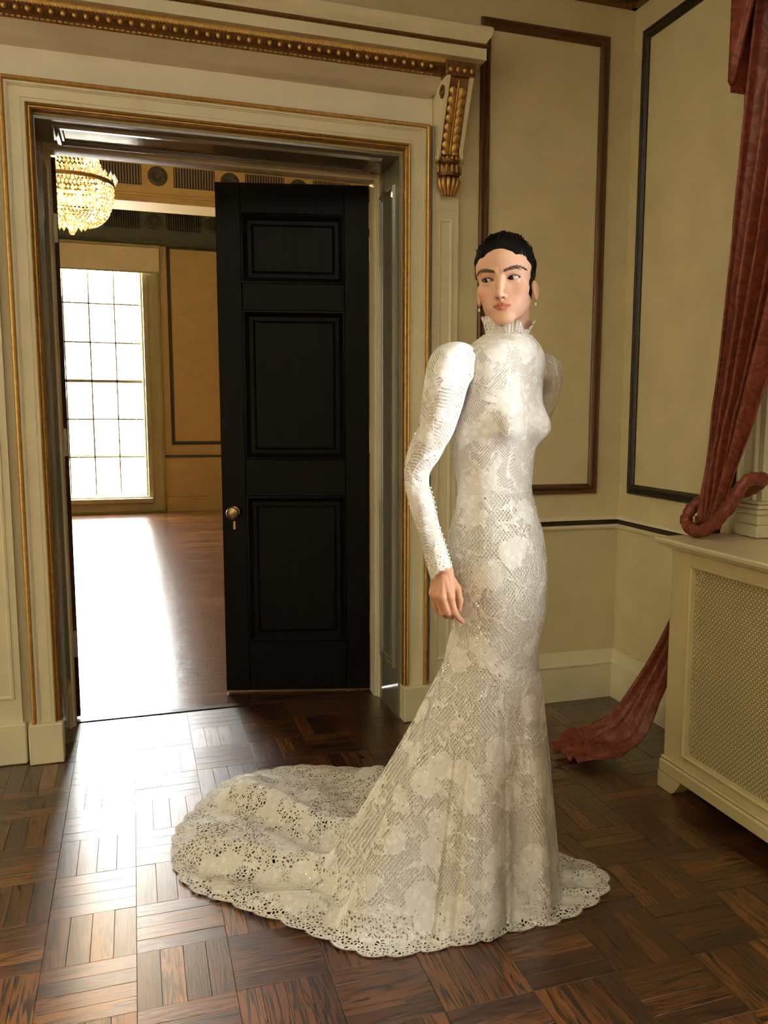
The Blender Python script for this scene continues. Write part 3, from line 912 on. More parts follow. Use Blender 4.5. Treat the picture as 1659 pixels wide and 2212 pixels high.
m = MB(); m.lathe([(0.0003, 0.0), (0.016, 0.006), (0.024, 0.022), (0.018, 0.038), (0.008, 0.046), (0.006, 0.085)], 14); m.build('pendant_ball', M_CRYS, ch, True)
m = MB(); m.tube([(0, 0, 0.935), (0, 0, 2.26)], 0.008, 8); m.build('stem', M_BRASS, ch)
for k in range(6):
    a = 2*math.pi*k/6
    m = MB(); m.lathe([(0.0003, 0.0), (0.012, 0.006), (0.016, 0.02), (0.010, 0.04), (0.0003, 0.055)], 10, (0.12*math.cos(a), 0.12*math.sin(a), 0.24)); m.build('bulb', M_BULB, ch, True)
for z_, p_ in ((0.30, 40.0), (0.62, 40.0)):
    l = bpy.data.lights.new('chandelier_glow', 'POINT'); l.energy = p_; l.color = (1.0, 0.70, 0.34); l.shadow_soft_size = 0.10
    lo = bpy.data.objects.new('chandelier_glow', l); COL.objects.link(lo); lo.parent = ch; lo.location = (0, 0, z_)

# ================================================================== OUTSIDE THE BALLROOM WINDOW
M_STONE = paint('pale_facade', (0.62, 0.58, 0.54), 0.8)
M_PALEW = paint('facade_window_dark', (0.035, 0.036, 0.038), 0.5, spec=0.2)
M_LAWN = paint('street_ground', (0.35, 0.33, 0.30), 0.9)
M_IRON = simple('painted_iron', (0.12, 0.12, 0.11), 0.5, 0.3)
S(MB().box(-30, 30, 12.7, 60, -4.2, -4.0).build('ground', M_LAWN), 'pale street outside the ballroom window')
bd = empty('building', (0, 26, -4)); tag(bd, 'pale stone building seen through the ballroom window', 'building')
m = MB(); m.box(-16, 0.9, 0, 6, 0, 9.0); m.build('facade', M_STONE, bd)
m = MB(); m.box(0.9, 12, 0.5, 6, 0, 6.4); m.build('side_wing', M_STONE, bd)
for ix in range(-6, 4):
    for iz in range(0, 3):
        xw = ix*1.55+0.1; zw = 1.2+iz*2.75
        if xw > 0.2 and iz > 1: continue
        yf = 0.0 if xw < 0.2 else 0.5
        fw = MB().box(xw-0.42, xw+0.42, yf-0.03, yf+0.02, zw, zw+1.7).build('window', M_PALEW, bd)
        MB().bevbox(xw-0.5, xw+0.5, yf-0.12, yf+0.02, zw-0.12, zw, 0.01).build('sill', M_STONE, fw)
        MB().box(xw-0.02, xw+0.02, yf-0.05, yf, zw, zw+1.7).build('mullion', M_STONE, fw)
for z in (3.3, 8.8):
    MB().bevbox(-16, 0.9, -0.18, 0.02, z, z+0.16, 0.01).build('string_course', M_STONE, bd)
br = empty('balcony_railing', (0, 13.05, 0)); tag(br, 'iron balcony railing outside the ballroom window', 'railing')
MB().box(-1.8, 0.5, -0.02, 0.02, 0.72, 0.75).build('top_rail', M_IRON, br); MB().box(-1.8, 0.5, -0.015, 0.015, 0.06, 0.085).build('bottom_rail', M_IRON, br)
for i in range(18):
    MB().tube([(-1.75+i*0.13, 0, 0.06), (-1.75+i*0.13, 0, 0.73)], 0.008, 6).build('baluster', M_IRON, br)
S(MB().box(-2.2, 0.9, 12.65, 13.3, -0.15, 0.06).build('balcony_slab', M_STONE), 'stone balcony slab outside the ballroom window')
tr = empty('tree', (1.3, 17, -4)); tag(tr, 'bare thin tree branches outside the ballroom window', 'tree')
M_BARK = simple('bark', (0.20, 0.17, 0.14), 0.9)
MB().tube([(0, 0, 0), (0.05, 0, 2.5), (-0.05, 0, 5.0), (0.1, 0, 8)], [0.14, 0.11, 0.08, 0.03], 8).build('trunk', M_BARK, tr, True)
for (z0, dx, dz) in ((4.9, -1.9, 1.0), (5.6, -1.2, 1.4), (6.2, -1.5, 0.7), (4.4, -1.1, 0.5), (5.2, 1.2, 1.1)):
    pts = [(dx*t_+0.06*math.sin(9*t_), 0, z0+dz*t_**0.8+0.05*math.sin(7*t_+z0)) for t_ in np.linspace(0, 1, 9)]
    MB().tube(pts, list(np.linspace(0.03, 0.008, 9)), 6).build('branch', M_BARK, tr, True)

# ================================================================== RIGHT SIDE: windows, radiator cover, curtain
make_window('window_3', Mr, WIN[1][0], WIN[1][1], WZL[1], WZ1, 5, 5, 'tall window further along the window wall', M_TRIM, (2,), 0.16)
# panelled shutters added to shut out daylight from the window by the curtain
sh = empty('window_2'); S(sh, 'panelled shutters added to shut out daylight at the window beside the red curtain')
y0_, y1_ = WIN[0]
for q_ in range(2):
    a_ = y0_+q_*(y1_-y0_)/2; b_ = a_+(y1_-y0_)/2
    lf = MB().bevbox(XR-0.012, XR+0.004, a_+0.002, b_-0.002, WZ0+0.002, WZ1, 0.003).build('added_shutter', M_TRIM, sh)
    for v0_, v1_ in ((WZ0+0.06, WZ0+0.86), (WZ0+0.96, WZ1-0.06)):
        shade_auto(MB().frame(lambda u, v, h: (XR-0.012-h, u, v), a_+0.06, b_-0.06, v0_, v1_, [(0, 0), (0.004, 0.008), (0.014, 0.009), (0.02, 0.003), (0.024, 0.0)]).build('panel_moulding', M_TRIM, lf), 30)
for k, (y0, y1) in enumerate(WIN):
    e = empty('trim_%d' % (22+k)); S(e, ['fluted cream casing of the window beside the curtain', 'fluted cream casing of the further window'][k])
    shade_auto(MB().frame(Mr, y0-0.175, y1+0.175, (0.945, 0.10)[k], WZ1+0.17, [(0, 0), (0, 0.03), (0.008, 0.036), (0.016, 0.03), (0.026, 0.036), (0.034, 0.030), (0.06, 0.030), (0.066, 0.044), (0.082, 0.046), (0.09, 0.034), (0.10, 0.034), (0.105, 0.05), (0.118, 0.052), (0.126, 0.042), (0.155, 0.042), (0.165, 0.03), (0.175, 0.01), (0.179, 0.0), (0.179, -0.16 if k else -0.004)], 'LTR').build('casing', M_TRIM, e), 30)
    for yy in (y0-0.045, y1+0.045):
        if k: break
        for j, (za, zb, ex_) in enumerate(((0.946, 0.99, 0.012), (0.99, 1.03, 0.004), (1.03, 1.052, 0.012), (1.052, 1.066, 0.02), (1.066, 1.078, 0.010))):
            MB().bevbox(XR-0.075-ex_, XR, yy-0.052-ex_, yy+0.052+ex_, za, zb, 0.004).build('base_moulding', M_TRIM, e)
    MB().bevbox(XR-0.03, XR+(0.16 if k else 0.02), y0-0.02, y1+0.02, WZL[k]-0.055, WZL[k], 0.006).build('stool', M_TRIM, e)

# radiator cover
RX, RY0, RY1, RT = 1.85, 1.10, 2.665, 0.915
rc = empty('radiator_cover', (RX, RY1, 0)); tag(rc, 'cream radiator cover with pierced star grille under the window', 'radiator cover')
def RB(x0, x1, y0, y1, z0, z1, nm, b=0.004, mat=None): return MB().bevbox(x0-RX, x1-RX, y0-RY1, y1-RY1, z0, z1, b).build(nm, mat or M_RAD, rc)
GY1, GY0, GZ0, GZ1 = 2.556, 1.21, 0.158, 0.862
RB(RX, RX+0.03, GY1, RY1, 0.11, 0.905, 'stile'); RB(RX, RX+0.03, RY0, GY0, 0.11, 0.905, 'stile')
RB(RX, RX+0.03, GY0, GY1, GZ1, 0.905, 'rail'); RB(RX, RX+0.03, GY0, GY1, 0.105, GZ0, 'rail')
RB(RX+0.006, XR-0.035, RY1-0.02, RY1+0.022, 0.06, 0.905, 'end_panel'); RB(RX+0.006, XR-0.035, RY0, RY0+0.02, 0.06, 0.905, 'end_panel')
def Mg(u, v, h): return (-h, u-RY1, v)
shade_auto(MB().frame(Mg, GY0-0.004, GY1+0.004, GZ0-0.004, GZ1+0.004, [(0, 0.0), (0.0, 0.006), (0.006, 0.009), (0.013, 0.004), (0.016, -0.012)]).build('grille_bead', M_RAD, rc), 30)
# plinth with bracket feet
RB(RX-0.022, RX+0.03, RY0-0.02, RY1+0.012, 0.062, 0.112, 'plinth_board', 0.006)
RB(RX-0.014, RX+0.03, RY0-0.02, RY1+0.012, 0.112, 0.122, 'plinth_cap', 0.004)
m = MB()
def foot(ya, yb, rev):
    n = 8; vs = []
    prof_ = [(ya, 0.002), (ya, 0.064), (yb, 0.064)]
    for k in range(n+1):
        t_ = k/n; s_ = 1 if not rev else -1
        y_ = yb+(ya-yb)*0.45*t_; z_ = 0.064-0.062*math.sin(t_*math.pi/2)
        prof_.append((y_, z_))
    vs = [(x-RX, y_-RY1, z_) for x in (RX-0.022, RX+0.03) for y_, z_ in prof_]
    k = len(prof_)
    fs = [tuple(range(k)), tuple(range(2*k-1, k-1, -1))]+[(i, (i+1) % k, k+(i+1) % k, k+i) for i in range(k)]
    shade_auto(MB().add(vs, fs).build('foot', M_RAD, rc), 30)
foot(RY1+0.012, RY1-0.13, False); foot(RY0-0.02, RY0+0.12, True)
# top: moulded slab
tp = MB()
prof_ = [(0.905, 0.0), (0.907, 0.012), (0.914, 0.018), (0.916, 0.028), (0.924, 0.034), (0.928, 0.044), (0.938, 0.046), (0.944, 0.040)]
P = []
for z_, h_ in prof_:
    P.append([(-h_, RY0-RY1-h_, z_), (-h_, 0.022+h_, z_), (XR-RX-0.01, 0.022+h_, z_), (XR-RX-0.01, RY0-RY1-h_, z_)])
vs = [p for row in P for p in row]; fs = []
for i in range(len(P)-1):
    for k in range(4): fs.append((i*4+k, i*4+(k+1) % 4, (i+1)*4+(k+1) % 4, (i+1)*4+k))
n4 = (len(P)-1)*4
fs += [(n4, n4+1, n4+2, n4+3), (3, 2, 1, 0)]
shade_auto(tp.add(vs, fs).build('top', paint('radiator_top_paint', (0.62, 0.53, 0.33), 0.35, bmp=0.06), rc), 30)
# pierced star grille: real holes, one tile repeated
def grille():
    T = 0.0190
    # star tile: 8 petal holes round the centre
    bm = bmesh.new()
    h = T/2
    outer = [bm.verts.new((a*h, b*h, 0)) for a, b in ((-1,-1),(1,-1),(1,1),(-1,1))]
    edges = [bm.edges.new((outer[i], outer[(i+1) % 4])) for i in range(4)]
    for k in range(8):
        a = math.pi/4*k+math.pi/8
        ca, sa = math.cos(a), math.sin(a)
        pts = [(0.22, 0.0), (0.39, -0.128), (0.465, -0.04), (0.465, 0.04), (0.39, 0.128)]
        rr = 1.0
        vv = [bm.verts.new(((p*ca-q*sa)*T*rr, (p*sa+q*ca)*T*rr, 0)) for p, q in pts]
        edges += [bm.edges.new((vv[i], vv[(i+1) % 5])) for i in range(5)]
    bmesh.ops.triangle_fill(bm, use_beauty=True, use_dissolve=False, edges=edges)
    # drop triangles inside the holes
    kill = []
    for f in bm.faces:
        c = f.calc_center_median()
        ang = math.atan2(c.y, c.x); rad = math.hypot(c.x, c.y)/T
        k = round((ang-math.pi/8)/(math.pi/4)); da = ang-(k*math.pi/4+math.pi/8)
        p, q = rad*math.cos(da), rad*math.sin(da)
        if 0.22 < p < 0.465:
            lim = 0.128*(p-0.22)/0.17 if p < 0.39 else 0.128-0.088*(p-0.39)/0.075
            if abs(q) < lim: kill.append(f)
    bmesh.ops.delete(bm, geom=kill, context='FACES_ONLY')
    bm.verts.index_update()
    tv = np.array([v.co[:] for v in bm.verts]); tf = [tuple(v.index for v in f.verts) for f in bm.faces]
    bm.free()
    V = []; Fc = []
    ny = int((GY1-GY0)/T)+1; nz = int((GZ1-GZ0)/T)+1
    for i in range(ny):
        for j in range(nz):
            n = len(V)
            cy = GY1-(i+0.5)*T-RY1; cz = GZ0+(j+0.5)*T
            V += [(0.012, cy+a[0], cz+a[1]) for a in tv]
            Fc += [tuple(n+q for q in f) for f in tf]
    o = obj('pierced_grille', V, Fc, M_RAD, rc)
    return o
grille()
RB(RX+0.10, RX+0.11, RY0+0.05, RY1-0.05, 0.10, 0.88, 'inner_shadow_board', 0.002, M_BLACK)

# ------------------------------------------------------------------ curtain
def ss(a, b, x):
    t_ = min(max((x-a)/(b-a), 0), 1); return t_*t_*(3-2*t_)
cu = empty('curtain', (2.05, 2.6, 0)); tag(cu, 'red damask curtain gathered by a rolled tieback and trailing on the floor', 'curtain')
def curtain_sheet():
    nz, nu = 70, 110
    vs = []
    for i in range(nz+1):
        t_ = i/nz
        z = 3.0-t_*(3.0-0.985)
        # left edge (towards the corner) and right edge along y
        yl = 2.56+0.175*ss(3.0, 1.0, z)+0.0
        yl = 2.56+(2.705-2.56)*min(1, (3.0-z)/2.0)**1.1
        yr = 2.02+(2.585-2.02)*(min(1, max(0, (2.95-z)/1.95)))**1.25
        gather = ss(1.7, 1.0, z)
        for j in range(nu+1):
            s_ = j/nu
            amp = 0.032*(1-0.55*gather)
            ph = 2*math.pi*(5.6*s_+0.10*math.sin(5*s_+1.2*t_))
            fold = math.sin(ph)+0.30*math.sin(2.3*ph+1.0+2*t_)
            x = 2.005-0.02*gather+amp*fold+0.006*math.sin(30*t_+9*s_)*gather
            y = yl+(yr-yl)*s_+0.012*math.cos(ph*1.0)*(1-gather)
            # right-hand roll comes forward and catches light
            if s_ > 0.72: x -= 0.025*math.sin((s_-0.72)/0.28*math.pi)*(1-0.4*gather)
            vs.append((x-2.05, y-2.6, z))
    fs = [(i*(nu+1)+j, i*(nu+1)+j+1, (i+1)*(nu+1)+j+1, (i+1)*(nu+1)+j) for i in range(nz) for j in range(nu)]
    o = obj('drape', vs, fs, M_RED, cu, True)
    md = o.modifiers.new('thickness', 'SOLIDIFY'); md.thickness = 0.004
    return o
curtain_sheet()
# rolled tieback: ruched torus loop
TB_ = [np.array(p) for p in ((1.985, 2.722, 1.065), (1.95, 2.738, 1.010), (1.938, 2.705, 0.976), (1.932, 2.635, 0.970), (1.932, 2.555, 1.005), (1.945, 2.485, 1.085), (1.975, 2.448, 1.165), (2.06, 2.465, 1.17), (2.09, 2.58, 1.12), (2.06, 2.69, 1.09))]
pts = []; rads = []
for k in range(90):
    x_ = k/90*len(TB_); i_ = int(x_); f_ = x_-i_; NB = len(TB_)
    p0, p1, p2, p3 = TB_[i_-1], TB_[i_ % NB], TB_[(i_+1) % NB], TB_[(i_+2) % NB]
    q_ = 0.5*((2*p1)+(p2-p0)*f_+(2*p0-5*p1+4*p2-p3)*f_*f_+(3*p1-p0-3*p2+p3)*f_**3)
    pts.append((q_[0]-2.05, q_[1]-2.6, q_[2])); rads.append(0.0225+0.0022*math.sin(k*2.1)+0.0016*math.sin(k*5.3))
MB().tube(pts, rads, 12, closed=True).build('tieback', M_RED, cu, True)
# tail behind the radiator cover, sweeping to the floor
def tail():
    n, w = 60, 26
    path = [Vector(p) for p in ((2.10, 2.80, 1.00), (2.09, 2.83, 0.75), (2.05, 2.90, 0.50), (1.985, 2.955, 0.30), (1.90, 2.98, 0.13), (1.80, 3.0, 0.05), (1.70, 3.0, 0.03), (1.60, 3.0, 0.012))]
    widths = [0.05, 0.06, 0.075, 0.10, 0.16, 0.22, 0.23, 0.15]
    def cat(P, t_):
        k = min(int(t_*(len(P)-1)), len(P)-2); f_ = t_*(len(P)-1)-k
        p0, p1, p2, p3 = P[max(k-1, 0)], P[k], P[k+1], P[min(k+2, len(P)-1)]
        return 0.5*((2*p1)+(p2-p0)*f_+(2*p0-5*p1+4*p2-p3)*f_*f_+(3*p1-p0-3*p2+p3)*f_**3)
    vs = []
    for i in range(n+1):
        t_ = i/n; c = cat(path, t_); wd = cat(widths, t_)
        onf = ss(0.45, 0.8, t_)
        for j in range(w+1):
            s_ = j/w*2-1
            fold = math.sin(s_*7.5+1.0+1.2*t_)+0.5*math.sin(s_*15+2+t_*3)
            side = Vector((0.30*(1-onf)+0.20*onf, -1.0, 0)).normalized()
            p = c+side*(wd*0.62*s_)
            p.x -= 0.030*fold*(1-onf)
            p.z += 0.026*max(0, fold+0.6)*onf*(1-0.5*t_)+0.006*math.sin(31*t_+11*s_)*onf
            p.z = max(p.z, 0.004+0.004*onf)
            vs.append((p.x-2.05, p.y-2.6, p.z))
    fs = [(i*(w+1)+j, i*(w+1)+j+1, (i+1)*(w+1)+j+1, (i+1)*(w+1)+j) for i in range(n) for j in range(w)]
    o = obj('trailing_end', vs, fs, M_RED, cu, True)
    md = o.modifiers.new('thickness', 'SOLIDIFY'); md.thickness = 0.004
tail()
# pelmet with a swagged lower edge
va = empty('valance', (1.93, 2.0, 2.45)); tag(va, 'red damask valance with an arched lower edge over the window', 'valance')
vs = []; n = 80
YV0, YV1 = 1.75, 2.57
front, back = [], []
for i in range(n+1):
    t_ = i/n; y = YV1+(YV0-YV1)*t_
    e_ = min(t_, 1-t_)*2
    zb = 2.45+0.34*math.sin(min(1, e_/0.40)*math.pi/2) if e_ > 0.03 else 2.45+0.34*math.sin(0.03/0.40*math.pi/2)
    wob = 0.010*math.sin(9*t_*math.pi)
    for z in np.linspace(zb, 3.2, 8):
        vs.append((wob*(3.2-z)/0.7*0.6-0.006, y-2.0, z-2.45))
fs = [(i*8+j, i*8+j+1, (i+1)*8+j+1, (i+1)*8+j) for i in range(n) for j in range(7)]
o = obj('face_cloth', vs, fs, M_RED, va, True); md = o.modifiers.new('thickness', 'SOLIDIFY'); md.thickness = 0.012
for yy in (YV1, YV0):
    MB().box(0.0, XR-1.93-0.01, yy-2.0-0.006, yy-2.0+0.006, 0.012, 0.75).build('return_cloth', M_RED, va)
pts = []
for i in range(n+1):
    t_ = i/n; y = YV1+(YV0-YV1)*t_; e_ = min(t_, 1-t_)*2
    zb = 0.34*math.sin(min(1, max(e_, 0.03)/0.40)*math.pi/2)
    pts.append((-0.004, y-2.0, zb))
MB().tube(pts, 0.009, 8).build('edge_piping', M_RED, va, True)
# ================================================================== THE WOMAN
# local frame: x (s) to the viewer's right, y (t) away from the viewer, z up, origin between her feet
PA = (0.96, 2.18, 0.0)
PRZ = math.atan2(-0.403, 0.915)
woman = empty('person', PA, PRZ)
tag(woman, 'woman in a white lace gown with high collar, short dark hair, looking to the left', 'person')
PHI = math.radians(50)
Fv = np.array([math.sin(PHI), -math.cos(PHI)])    # body front in (s,t)
Lv = np.array([math.cos(PHI), math.sin(PHI)])     # her left

# ---- signed distance helpers on numpy grids
def smin(a, b, k):
    h = np.clip(0.5+0.5*(b-a)/k, 0, 1)
    return b*(1-h)+a*h-k*h*(1-h)
def smax(a, b, k): return -smin(-a, -b, k)
def sd_ell(X, Y, Z, c, r):
    px, py, pz = (X-c[0])/r[0], (Y-c[1])/r[1], (Z-c[2])/r[2]
    k0 = np.sqrt(px*px+py*py+pz*pz)
    k1 = np.sqrt((px/r[0])**2+(py/r[1])**2+(pz/r[2])**2)
    return k0*(k0-1.0)/np.maximum(k1, 1e-6)
def sd_cone(X, Y, Z, a, b, ra, rb):
    a = np.asarray(a, float); b = np.asarray(b, float); ab = b-a
    h = np.clip(((X-a[0])*ab[0]+(Y-a[1])*ab[1]+(Z-a[2])*ab[2])/max(ab@ab, 1e-9), 0, 1)
    return np.sqrt((X-a[0]-ab[0]*h)**2+(Y-a[1]-ab[1]*h)**2+(Z-a[2]-ab[2]*h)**2)-(ra+(rb-ra)*h)

def surface_net(F, org, h):
    """naive surface nets -> verts, quads"""
    nx, ny, nz = F.shape
    ins = F < 0
    # cells
    c = [ins[i:nx-1+i, j:ny-1+j, k:nz-1+k] for i in (0, 1) for j in (0, 1) for k in (0, 1)]
    s = sum(x.astype(np.int8) for x in c)
    act = (s > 0) & (s < 8)
    idx = -np.ones(act.shape, np.int64)
    ci = np.argwhere(act); idx[act] = np.arange(len(ci))
    acc = np.zeros((len(ci), 3)); cnt = np.zeros(len(ci))
    offs = [(i, j, k) for i in (0, 1) for j in (0, 1) for k in (0, 1)]
    for a in offs:
        for ax in range(3):
            if a[ax]: continue
            b = list(a); b[ax] = 1
            fa = F[ci[:, 0]+a[0], ci[:, 1]+a[1], ci[:, 2]+a[2]]; fb = F[ci[:, 0]+b[0], ci[:, 1]+b[1], ci[:, 2]+b[2]]
            m = (fa < 0) != (fb < 0)
            t = np.where(m, fa/np.where(m, fa-fb, 1), 0)
            p = np.tile(np.array(a, float), (len(ci), 1)); p[:, ax] += t
            acc[m] += p[m]; cnt[m] += 1
    V = (ci+acc/cnt[:, None])*h+np.array(org)
    quads = []
    for ax in range(3):
        sl0 = [slice(1, -1)]*3; sl1 = [slice(1, -1)]*3
        sl0[ax] = slice(0, -1); sl1[ax] = slice(1, None)
        a = ins[tuple(sl0)]; b = ins[tuple(sl1)]
        for flip in (False, True):
            e = np.argwhere((a & ~b) if not flip else (~a & b))
            if len(e) == 0: continue
            o = e.copy()
            for q in range(3):
                if q != ax: o[:, q] += 1
            u, w = [q for q in range(3) if q != ax]
            def cell(du, dw):
                k = o.copy(); k[:, u] -= du; k[:, w] -= dw
                return idx[k[:, 0], k[:, 1], k[:, 2]]
            Q = np.stack([cell(1, 1), cell(0, 1), cell(0, 0), cell(1, 0)], 1)
            par = (ax != 1)
            if flip == par: Q = Q[:, ::-1]
            quads.append(Q)
    return V, np.concatenate(quads)

def grid(lo, hi, h):
    ax = [np.arange(l, u+h, h, dtype=np.float32) for l, u in zip(lo, hi)]
    return np.meshgrid(*ax, indexing='ij')

# ---- torso table: z, centre s, half width in view, depth/width ratio (gown outside)
TB = np.array([
 (1.640, 0.004, 0.058, 1.0), (1.600, 0.000, 0.064, 0.95), (1.575, -0.004, 0.090, 0.80), (1.555, -0.008, 0.106, 0.70), (1.525, -0.010, 0.111, 0.66), (1.480, -0.010, 0.106, 0.66),
 (1.446, -0.010, 0.104, 0.68), (1.400, -0.018, 0.110, 0.72), (1.346, -0.026, 0.112, 0.74), (1.308, -0.030, 0.110, 0.74), (1.258, -0.030, 0.104, 0.75), (1.207, -0.028, 0.099, 0.76),
 (1.181, -0.028, 0.099, 0.77), (1.130, -0.024, 0.110, 0.80), (1.066, -0.021, 0.124, 0.84), (1.001, -0.019, 0.133, 0.88), (0.936, -0.015, 0.134, 0.90), (0.870, -0.010, 0.128, 0.90),
 (0.804, -0.011, 0.122, 0.90), (0.737, -0.018, 0.125, 0.92), (0.669, -0.024, 0.130, 0.95), (0.600, -0.030, 0.135, 1.0)])[::-1]
def torso_axis(z):
    return np.interp(z, TB[:, 0], TB[:, 1])
def torso_ab(z):
    w = np.interp(z, TB[:, 0], TB[:, 2]); k = np.interp(z, TB[:, 0], TB[:, 3])
    a = w/np.sqrt(math.cos(PHI)**2+(k*math.sin(PHI))**2)
    return a, k*a
def torso_R(th, z):
    """gown surface radius about the axis; th measured in (s,t)"""
    a, b = torso_ab(z)
    cs, sn = np.cos(th), np.sin(th)
    l = cs*Lv[0]+sn*Lv[1]; f = cs*Fv[0]+sn*Fv[1]
    n = 2.25
    R = (np.abs(l/a)**n+np.abs(f/b)**n)**(-1/n)
    # bust
    al = np.arctan2(l, f)        # 0 at her front, + to her left
    env = np.where(z < 1.352, np.exp(-((z-1.352)/0.036)**2), np.exp(-((z-1.352)/0.060)**2))
    R = R+env*0.040*(np.exp(-((al-0.56)/0.36)**2)+np.exp(-((al+0.56)/0.36)**2))
    # seat
    R = R+0.022*np.exp(-((np.abs(al)-math.pi)/0.8)**2)*np.exp(-((z-0.985)/0.075)**2)
    return R

SKINM = []
def skin_mat():
    m, nt, b = newmat('skin')
    at = nt.nodes.new('ShaderNodeAttribute'); at.attribute_name = 'tint'
    v = coords(nt)
    n1 = noise(nt, v, 90, 4)
    sp = noise(nt, v, 900, 2)
    c = mixc(nt, mth(nt, 'MULTIPLY', n1.outputs[0], 0.18), at.outputs['Color'], (0.50, 0.20, 0.11))
    nt.links.new(c, b.inputs['Base Color'])
    b.inputs['Roughness'].default_value = 0.56
    b.inputs['Specular IOR Level'].default_value = 0.28
    b.inputs['Subsurface Weight'].default_value = 0.12
    b.inputs['Subsurface Radius'].default_value = (1.0, 0.35, 0.2)
    b.inputs['Subsurface Scale'].default_value = 0.006
    bump(nt, b, sp.outputs[0], 0.06, 0.0006)
    return m
M_SKIN = skin_mat()
SKIN = np.array([0.62, 0.375, 0.265])

parts_v, parts_f, parts_c = [], [], []
def add_body(V, Q, C):
    n = sum(len(v) for v in parts_v)
    parts_v.append(V); parts_f.append(Q+n); parts_c.append(C)

def P3(px, py, t):
    """photo-derived joint position, local frame"""
    d_ = CF+CR*((px-CX)/FPX)-CU*((py-CY)/FPX)
    ca, sa = math.cos(PRZ), math.sin(PRZ)
    ldx, ldy = d_.x*ca+d_.y*sa, -d_.x*sa+d_.y*ca
    ox, oy = -PA[0], -PA[1]
    lox, loy = ox*ca+oy*sa, -ox*sa+oy*ca
    k = (t-loy)/ldy
    return np.array([lox+k*ldx, t, CAMH+k*d_.z])
SL = [P3(1046, 806, -0.020), P3(1014, 795, -0.056), P3(990, 789, -0.085), P3(974, 797, -0.108), P3(963, 832, -0.122), P3(948, 905, -0.128), P3(928, 955, -0.122), P3(905, 1002, -0.116), P3(900.5, 1042, -0.118), P3(909, 1080, -0.124), P3(920, 1120, -0.130), P3(934, 1168, -0.136), P3(944, 1206, -0.140), P3(950.5, 1226, -0.142)]
RD = [0.030, 0.049, 0.0605, 0.0640, 0.0610, 0.0510, 0.0470, 0.0390, 0.0350, 0.0335, 0.0325, 0.0318, 0.0322, 0.0345]
SLL = [(0.035, 0.03, 1.495), (0.070, 0.075, 1.505), (0.092, 0.110, 1.508), (0.108, 0.130, 1.498), (0.104, 0.152, 1.45), (0.080, 0.190, 1.36), (0.045, 0.228, 1.26), (0.012, 0.215, 1.13), (-0.02, 0.195, 1.02)]
RDL = [0.028, 0.043, 0.053, 0.056, 0.050, 0.041, 0.036, 0.032, 0.030]
# ---- body core: torso, arms, legs in one field
RSH = np.array([-0.128, -0.095, 1.500]); REL = np.array([-0.228, -0.118, 1.250]); RWR = np.array([-0.168, -0.141, 0.985])
LSH = np.array([0.105, 0.135, 1.498]); LEL = np.array([0.045, 0.235, 1.26]); LWR = np.array([-0.02, 0.195, 1.02])
def body_core():
    h = 0.006
    lo, hi = (-0.33, -0.24, -0.012), (0.24, 0.30, 1.60)
    X, Y, Z = grid(lo, hi, h)
    zz = np.clip(Z, 0.62, 1.64)
    ax = np.interp(zz, TB[:, 0], TB[:, 1]).astype(np.float32)
    dx = X-ax
    rho = np.sqrt(dx*dx+Y*Y); th = np.arctan2(Y, dx)
    F = (rho-(torso_R(th, zz)-0.010))*0.8
    F = np.maximum(F, 0.80-Z)
    for s_ in (-1, 1):
        hipp = np.array([-0.015, 0.0, 0.86])+np.array([*(Lv*0.055*s_), 0]); kn = np.array([-0.01, -0.01, 0.47])+np.array([*(Lv*0.055*s_), 0]); an = np.array([-0.005, 0.02, 0.13])+np.array([*(Lv*0.05*s_), 0])
        toe = an+np.array([*(Fv*0.13), -0.105]); heel = an+np.array([*(-Fv*0.03), -0.03])
        F = smin(F, sd_cone(X, Y, Z, hipp, kn, 0.050, 0.042), 0.02)
        F = smin(F, sd_cone(X, Y, Z, kn, an, 0.045, 0.027), 0.02)
        F = smin(F, sd_cone(X, Y, Z, heel, toe, 0.026, 0.022), 0.02)
    for pts_, rd_ in ((SL, RD), (SLL, RDL)):
        pts_ = [np.array(p) for p in pts_]
        rr_ = [min(0.036, max(0.020, r-0.011)) for r in rd_]
        Fa = None
        for i in range(2, len(pts_)-1):
            c = sd_cone(X, Y, Z, pts_[i], pts_[i+1], rr_[i], rr_[i+1])
            Fa = c if Fa is None else smin(Fa, c, 0.006)
        F = smin(F, Fa, 0.012)
    V, Q = surface_net(F, lo, h)
    add_body(V, Q, np.tile(SKIN*np.array([1.0, 1.0, 1.0]), (len(V), 1)))
body_core()

